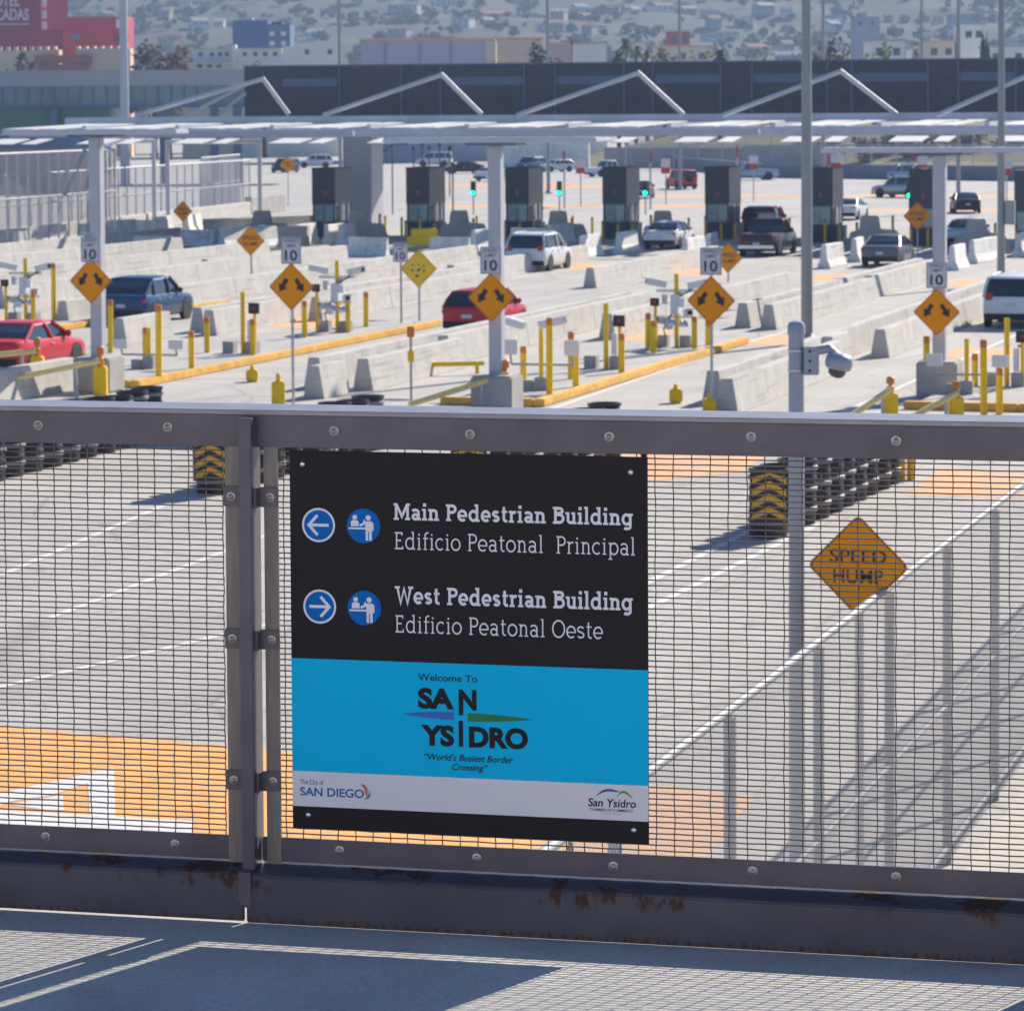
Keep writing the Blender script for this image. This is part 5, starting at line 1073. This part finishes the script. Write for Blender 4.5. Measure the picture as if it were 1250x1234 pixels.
for i, (x, H_, rx, lf) in enumerate(((1048, 3.6, 2.4, 'olive'), (1068, 3.2, 2.2, 'lime'), (1090, 4.0, 2.6, 'olive'), (1112, 3.0, 2.2, 'green'), (1135, 4.2, 2.8, 'olive'), (1165, 4.6, 2.6, 'green'), (1195, 4.8, 2.6, 'olive'), (1235, 5.0, 3, 'green'), (985, 4.4, 2.2, 'olive'), (1012, 3.4, 2.2, 'brown'))):
    tree(fx(x, 415), 415 + rnd.uniform(-4, 4), H_, rx, lf, 'low %s shrub behind the far chain link fence, %s from the left' % ({'olive': 'olive', 'lime': 'yellow green', 'green': 'green', 'brown': 'brownish'}[lf], ORD[sorted((1048, 1068, 1090, 1112, 1135, 1165, 1195, 1235, 985, 1012)).index(x)]), 'shrub', 'shrubs behind the far fence', 220, .12)
def bx(name, par, m, x0, x1, y0, y1, z0, z1): q = MB(); q.box(x0, x1, y0, y1, z0, z1); return q.build(name, m, par)
def zfar(x, y, D): return far(x, y, D).z
q = MB(); ea, eb = Vector((4, 430, 0)), Vector((110, 362, 0)); dd = (eb - ea); nn = Vector((-dd.y, dd.x, 0)).normalized()
if nn.y < 0: nn = -nn
q.add([ea, eb, eb + nn * 45 + Vector((0, 0, 5)), ea + nn * 45 + Vector((0, 0, 5)), eb + nn * 120 + Vector((0, 0, 5.2)), ea + nn * 120 + Vector((0, 0, 5.2))], [(0, 1, 2, 3), (3, 2, 4, 5)])
struct(q.build('embankment', mat('dry_embankment', (.24, .20, .13), .95, 0, 0, .12, col2=(.10, .11, .05))))
# elevated glazed walkway at the far left
MG = {k: mat('far_' + k, c, r_, 0, v, .15) for k, c, r_, v in (('fascia', (.40, .40, .41), .7, .04), ('glazing', (.17, .23, .25), .15, .3), ('greenw', (.06, .17, .13), .3, .15), ('bluer', (.09, .15, .28), .6, .1), ('hred', (.30, .028, .05), .7, .06), ('hred2', (.42, .03, .055), .7, .05), ('tanw', (.66, .52, .34), .8, .08), ('tile', (.35, .13, .10), .8, .2), ('blueb', (.06, .13, .29), .7, .06), ('whiteb', (.74, .72, .68), .7, .04), ('lav', (.46, .43, .50), .7, .05), ('tanr', (.60, .42, .27), .8, .1), ('cream', (.66, .57, .42), .8, .08), ('pink', (.50, .40, .40), .8, .05), ('gr', (.30, .30, .31), .7, .1))}
ww_ = thing('glazed_walkway', 'long grey elevated walkway building with a glazed band at the upper left', 'building', (fx(-140, 340), 340, 0), 0); WL = fx(430, 340) - fx(-140, 340)
zz = [zfar(150, y, 340) for y in (86, 105, 128, 132, 158)]
bx('fascia', ww_, MG['fascia'], 0, WL, 0, 6, zz[1], zz[0]); bx('glazing', ww_, MG['glazing'], 0, WL, .15, 5.8, zz[2], zz[1]); bx('floor_edge', ww_, MG['bluer'], 0, WL, -.1, 6, zz[3], zz[2]); bx('lower_wall', ww_, MG['greenw'], 0, WL * .48, .5, 5.5, zz[4], zz[3]); bx('base', ww_, MG['gr'], 0, WL * .48, .6, 5.4, 0, zz[4])
for k in range(36): bx('mullion', ww_, M['screen2'], WL * k / 36, WL * k / 36 + .12, .05, .14, zz[2], zz[1])
for x in (66, 200, 262, 290): X = fx(x, 340) - fx(-140, 340); bx('column', ww_, M['screen2'], X - .45, X + .45, -.3, .45, 0, zz[3])
X0, X1 = fx(-60, 300), fx(118, 300); br = thing('blue_shed', 'low building with a flat blue roof behind the left fences', 'building', (X0, 300, 0), 0); bx('roof', br, MG['bluer'], 0, X1 - X0, 0, 12, zfar(50, 181, 300), zfar(50, 165, 300)); bx('wall', br, MG['gr'], .3, X1 - X0 - .3, .3, 11, 0, zfar(50, 181, 300))
# hotel
D = 600; hx = lambda x: fx(x, D); hz = lambda y, x=60: zfar(x, y, D)
ht = thing('red_hotel', 'tall dark pink hotel tower with white lettering at the upper left', 'building', (hx(50), D, 0), R(0)); bx('wall', ht, MG['hred'], hx(-110) - hx(50), 0, 0, 18, 0, hz(-60)); q = MB(); q.add([(0, 0, 0), (hx(79) - hx(50), 6, 0), (hx(79) - hx(50), 6, hz(-60)), (0, 0, hz(-60))], [(0, 1, 2, 3)]); q.add([(0, 0.02, 0), (hx(79) - hx(50), 6.02, 0), (hx(79) - hx(50), 18, 0), (0, 18, 0)], [(0, 1, 2, 3)]); q.build('side_wall', MG['hred2'], ht)
for r_ in range(9):
    z = hz(46) + r_ * (hz(18) - hz(46)) / 2; f_ = bx('window', ht, M['splate'], .35, 1.15, -.0, .35, z - .75, z + .75)
place_text(ht, 'lettering', 'HOTEL', hx(-14) - hx(50), hx(26) - hx(50), hz(8), hz(-6) - hz(8), -.05, M['splate'], .03); place_text(ht, 'lettering', 'CADAS', hx(-4) - hx(50), hx(37) - hx(50), hz(25), hz(11) - hz(25), -.05, M['splate'], .03)
bx('rule', ht, M['splate'], hx(-30) - hx(50), hx(37) - hx(50), -.05, -.01, hz(30.5), hz(29))
rb_ = thing('red_annex', 'lower red building with rooftop boxes right of the hotel tower', 'building', (hx(62), D - 20, 0)); bx('wall', rb_, MG['hred'], 0, hx(97) - hx(62), 0, 10, 0, hz(40)); bx('wall', rb_, MG['hred2'], hx(97) - hx(62), hx(173) - hx(62), -1, 9, 0, hz(27)); bx('window', rb_, M['splate'], hx(160) - hx(62), hx(172) - hx(62), -1.1, -1.01, hz(39), hz(28.5)); bx('window', rb_, M['screen2'], hx(108) - hx(62), hx(118) - hx(62), -1.1, -1.01, hz(53), hz(45)); bx('roof_edge', rb_, MG['tile'], hx(97) - hx(62), hx(173) - hx(62), -1.2, 9.1, hz(27), hz(25.5)); bx('dark_bay', rb_, M['screen'], hx(158) - hx(62), hx(174) - hx(62), -1.15, -1.02, hz(56), hz(46))
cw = thing('castle_wall', 'tan crenellated castle style wall below the red hotel', 'building', (hx(-30), D - 45, 0))
D2 = D - 45; gx = lambda x: fx(x, D2) - hx(-30); gz = lambda y: zfar(80, y, D2)
bx('wall', cw, MG['tanw'], gx(-30), gx(48), 0, 3, 0, gz(62)); bx('wall', cw, MG['tanw'], gx(48), gx(74), -1, 3, 0, gz(61)); bx('wall', cw, MG['tanw'], gx(95), gx(161), -1.5, 3, 0, gz(60)); bx('roof', cw, MG['tile'], gx(46), gx(114), -3, -1.6, gz(78), gz(68)); bx('porch', cw, MG['tile'], gx(50), gx(110), -2.8, -1.6, 0, gz(79))
for k in range(20):
    x = -30 + k * 9.6
    if not 75 < x < 93: bx('merlon', cw, MG['tanw'], gx(x), gx(x + 4.2), -1.4 if x > 93 else -.9 if x > 47 else .1, .8, gz(62) - .3, gz(57))
bb = thing('blue_building', 'plain blue building with a lighter face on the hill foot', 'building', (hx(285), D, 0)); bx('wall', bb, MG['blueb'], 0, hx(328) - hx(285), 0, 12, 0, hz(25, 300)); bx('lighter_wall', bb, MG['bluer'], hx(328) - hx(285), hx(355) - hx(285), -.3, 12, 0, hz(30, 330)); bx('roof_box', bb, M['splate'], hx(301) - hx(285), hx(309) - hx(285), 1, 4, hz(25, 300), hz(22, 300)); bx('roof_tank', bb, MG['tile'], hx(331) - hx(285), hx(345) - hx(285), 2, 6, hz(30, 330), hz(27, 330))
for r_ in range(2):
    for c_ in range(2): bx('window', bb, M['splate'], hx(330 + 14 * c_) - hx(285), hx(336 + 14 * c_) - hx(285), -.4, -.31, hz(44 + 12 * r_, 330), hz(39 + 12 * r_, 330))
D3 = 540; kx = lambda x: fx(x, D3) - fx(236, D3); kz = lambda y: zfar(300, y, D3)
wb_ = thing('white_building', 'low white building with small dark windows and a tower left of centre', 'building', (fx(236, D3), D3, 0)); bx('wall', wb_, MG['whiteb'], kx(236), kx(345), 0, 12, 0, kz(60)); bx('tower', wb_, MG['whiteb'], kx(284), kx(289), -1, 2, 0, kz(55)); bx('wing', wb_, MG['whiteb'], kx(345), kx(413), 2, 10, 0, kz(57)); bx('roof_edge', wb_, MG['tanr'], kx(236), kx(345), -.2, 12, kz(60), kz(59)); bx('lower_wall', wb_, MG['cream'], kx(224), kx(284), -2, -.1, 0, kz(76))
for x in (243, 257, 267, 275, 297, 310, 322, 334): bx('window', wb_, M['glass'], kx(x), kx(x + 5), -.08, -.01, kz(69), kz(64))
for x in (243, 255, 266): bx('window', wb_, M['glass'], kx(x), kx(x + 6), -2.1, -2.01, kz(83), kz(79))
for x in (372, 400): bx('window', wb_, M['glass'], kx(x), kx(x + 5), 1.9, 1.99, kz(67), kz(61))
D4 = 480; lx_ = lambda x: fx(x, D4) - fx(441, D4); lz = lambda y: zfar(550, y, D4)
wh = thing('warehouse', 'long warehouse with shaded lavender front and sunlit tan roof edge above the dark building', 'building', (fx(441, D4), D4, 0)); bx('wall', wh, MG['lav'], 0, lx_(593), 0, 20, 0, lz(51)); bx('roof', wh, MG['tanr'], -.2, lx_(605), -.2, 20, lz(51), lz(47)); bx('end_wall', wh, MG['cream'], lx_(593), lx_(606), -.3, 20, 0, lz(51))  # front's lavender is its shade put into colour, roof's tan its sunlight
for x in (470, 512, 550): bx('pilaster', wh, MG['gr'], lx_(x), lx_(x + 1.5), -.25, -.01, 0, lz(51))
for (x0, x1, y0, k, D5, lb) in ((604, 662, 49, 'cream', 505, 'cream warehouse block next to the lavender one'), (672, 698, 55, 'pink', 500, 'small pinkish shed left of the palms'), (699, 741, 54, 'whiteb', 500, 'pale pink shed just left of the palms'), (1062, 1104, 51, 'whiteb', 560, 'low white flat building above the dark building right of centre'), (1172, 1197, 31, 'whiteb', 620, 'white building with dark openings near the right edge'), (1043, 1074, 22, 'lav', 1000, 'hazy lavender building on the hill foot'), (815, 842, 39, 'hred2', 800, 'small red roofed building at the hill foot right of centre'), (800, 870, 58, 'cream', 640, 'cream low row behind the small palms'), (1130, 1165, 52, 'cream', 620, 'cream low row near the right thin poles'), (1205, 1260, 58, 'whiteb', 600, 'low white row at the right edge')):
    o = thing('far_building', lb, 'building', (fx(x0, D5), D5, 0)); Wd = fx(x1, D5) - fx(x0, D5); zt_ = zfar((x0 + x1) / 2, y0, D5); bx('wall', o, MG[k], 0, Wd, 0, 10, 0, zt_); bx('roof', o, MG['tanr' if k in ('cream', 'pink') else 'fascia'], -.3, Wd + .3, -.3, 10.3, zt_, zt_ + .35)
    for c_ in range(max(2, int(Wd / 3.5)) if ('building' in lb or 'row' in lb) else 0): bx('window', o, M['glass'], 1 + c_ * Wd / max(2, int(Wd / 3.5)), 2.2 + c_ * Wd / max(2, int(Wd / 3.5)), -.06, -.01, zt_ - 2.4, zt_ - 1.1)
for i, (x, yt, D5, rx, lf, lb) in enumerate(((188, 56, 520, 5.5, 'brown', 'broad brown green tree right of the castle wall'), (30, 60, 530, 3.2, 'brown', 'bare brownish tree in front of the castle wall'), (206, 60, 515, 3.5, 'brown', 'smaller brown tree beside the broad one'), (665, 60, 470, 2.6, 'dark', 'dark tree between cream block and pink shed'), (998, 56, 500, 1.8, 'dark', 'small dark tree right of the thick green pole'), (1021, 57, 500, 3.2, 'brown', 'brownish tree at the dark roof line right of the pole'), (1068, 60, 470, 2.4, 'lime', 'yellow green bush above the dark roof line'), (856, 64, 470, 1.7, 'lime', 'first small yellow green tree above the dark roof line'), (930, 62, 470, 2.0, 'lime', 'third small yellow green tree above the dark roof line'), (812, 64, 470, 2.2, 'olive', 'low olive tree right of the palms'), (226, 66, 560, 3, 'olive', 'olive tree left of the white building'), (1140, 55, 640, 4, 'olive', 'olive tree by the cream row'), (322, 78, 530, 2.6, 'green', 'green bush in front of the white building'))):
    z = zfar(x, yt, D5); tree(fx(x, D5), D5, z, rx, lf, lb, n=380)
t_ = thing('cypress_tree', 'slender dark cypress near the right edge', 'tree', (fx(1201, 540), 540, 0)); z = zfar(1201, 43, 540); q = MB(); q.tube([(0, 0, 0), (0, 0, z * .7)], [.3, .1], 8); q.build('trunk', TRK, t_); cq = crown_mesh(1.0, 1, 500, .25, 77, 14); cq.v = [(a * (1.25 - .5 * c), b * (1.25 - .5 * c), z * .62 + c * z * .36) for a, b, c in cq.v]; cq.build('crown', LEAF['dark'], t_)
for x, yt, D5, lb in ((765, 50, 520, 'tall round headed palm above the dark building'), (777, 58, 540, 'second smaller palm right of the tall one'), (755, 66, 450, 'low palm just left of the tall one'), (880, 66, 450, 'low palm right of the small yellow green tree'), (790, 62, 600, 'thin far palm right of the second one')):
    palm(fx(x, D5), D5, zfar(x, yt + 4, D5), lb)

# houses and scrub on the far hill
HW = [mat('house_' + k, c, .8) for k, c in (('white', (.72, .70, .66)), ('cream', (.60, .52, .40)), ('pink', (.50, .33, .28)), ('grey', (.36, .36, .37)), ('blue', (.25, .33, .42)), ('tan', (.45, .33, .22)))]
HN = ['white', 'cream', 'pinkish', 'grey', 'bluish', 'tan']; HR = [mat('house_roof_' + k, c, .85) for k, c in (('tile', (.30, .13, .09)), ('grey', (.32, .32, .33)), ('pale', (.58, .55, .50)))]; RN = ['red tile', 'grey', 'pale']
hr = random.Random(5); cnt = 0
while cnt < 290:
    y = hr.uniform(880, 2350); x = y * hr.uniform(-.165, .17); z = hill_h(x, y)
    if z < 2: continue
    k = 6 if hr.random() < .12 else 1; i, j = hr.choice((0, 0, 0, 1, 1, 2, 3, 3, 4, 5)), hr.randrange(3); wd, dp, ht_ = hr.uniform(4, 10) * (1.6 if k > 1 else 1), hr.uniform(5, 9), hr.uniform(2.4, 4.2) * (1.5 if k > 1 else 1)
    o = thing('hill_house', 'small %s house with %s roof on the hazy far hillside' % (HN[i], RN[j]), 'house', (x, y, z - 1.5), hr.uniform(-.6, .6), 'houses on the far hillside')
    bx('wall', o, HW[i], -wd / 2, wd / 2, -dp / 2, dp / 2, 0, ht_ + 1.5); q = MB(); zt_ = ht_ + 1.5
    if j == 2: q.box(-wd / 2 - .3, wd / 2 + .3, -dp / 2 - .3, dp / 2 + .3, zt_, zt_ + .3)
    else: q.prism([(-dp / 2 - .4, zt_ + .01), (dp / 2 + .4, zt_ + .01), (0, zt_ + 1.6)], 'x', -wd / 2 - .3, wd / 2 + .3)
    q.build('roof', HR[j], o); q = MB()
    for c_ in range(3): f = -wd / 2 + wd * (c_ + .5) / 3; bx('window', o, M['glass'], f - .45, f + .45, -dp / 2 - .05, -dp / 2 - .01, zt_ - 1.9, zt_ - .8)
    cnt += 1
q = MB(); sr = random.Random(9)
for _ in range(2600):
    y = sr.uniform(860, 2500); x = y * sr.uniform(-.17, .175); z = hill_h(x, y)
    if z < .5: continue
    s_ = sr.uniform(1.2, 3.6)
    for _k in range(18):
        v = Vector((sr.gauss(0, 1), sr.gauss(0, 1), sr.gauss(0, 1))).normalized(); p = Vector((x, y, z + s_ * .7)) + Vector((v.x * s_, v.y * s_, v.z * s_ * .75)) * sr.uniform(.5, 1); a = Vector((sr.gauss(0, 1), sr.gauss(0, 1), sr.gauss(0, 1))).normalized() * s_ * .35; b = a.cross(v).normalized() * s_ * .3
        q.add([p - a - b, p + a - b, p + a + b, p - a + b], [(0, 1, 2, 3)])
o = q.build('hill_scrub', leafy(mat('scrub_leaf', (.058, .068, .044), .9, 0, .3, .02))); o['kind'] = 'stuff'

# the air: pale haze
hm_ = bpy.data.materials.new('haze'); hm_.use_nodes = True; n = hm_.node_tree; n.nodes.clear(); out = n.nodes.new('ShaderNodeOutputMaterial'); pv_ = n.nodes.new('ShaderNodeVolumePrincipled')
pv_.inputs['Density'].default_value = .00029; pv_.inputs['Color'].default_value = (.56, .72, 1, 1); pv_.inputs['Anisotropy'].default_value = 0; n.links.new(pv_.outputs[0], out.inputs['Volume'])
q = MB(); q.box(-1700, 1700, -70, 3700, -1, 150); o = q.build('haze', hm_); o['kind'] = 'stuff'
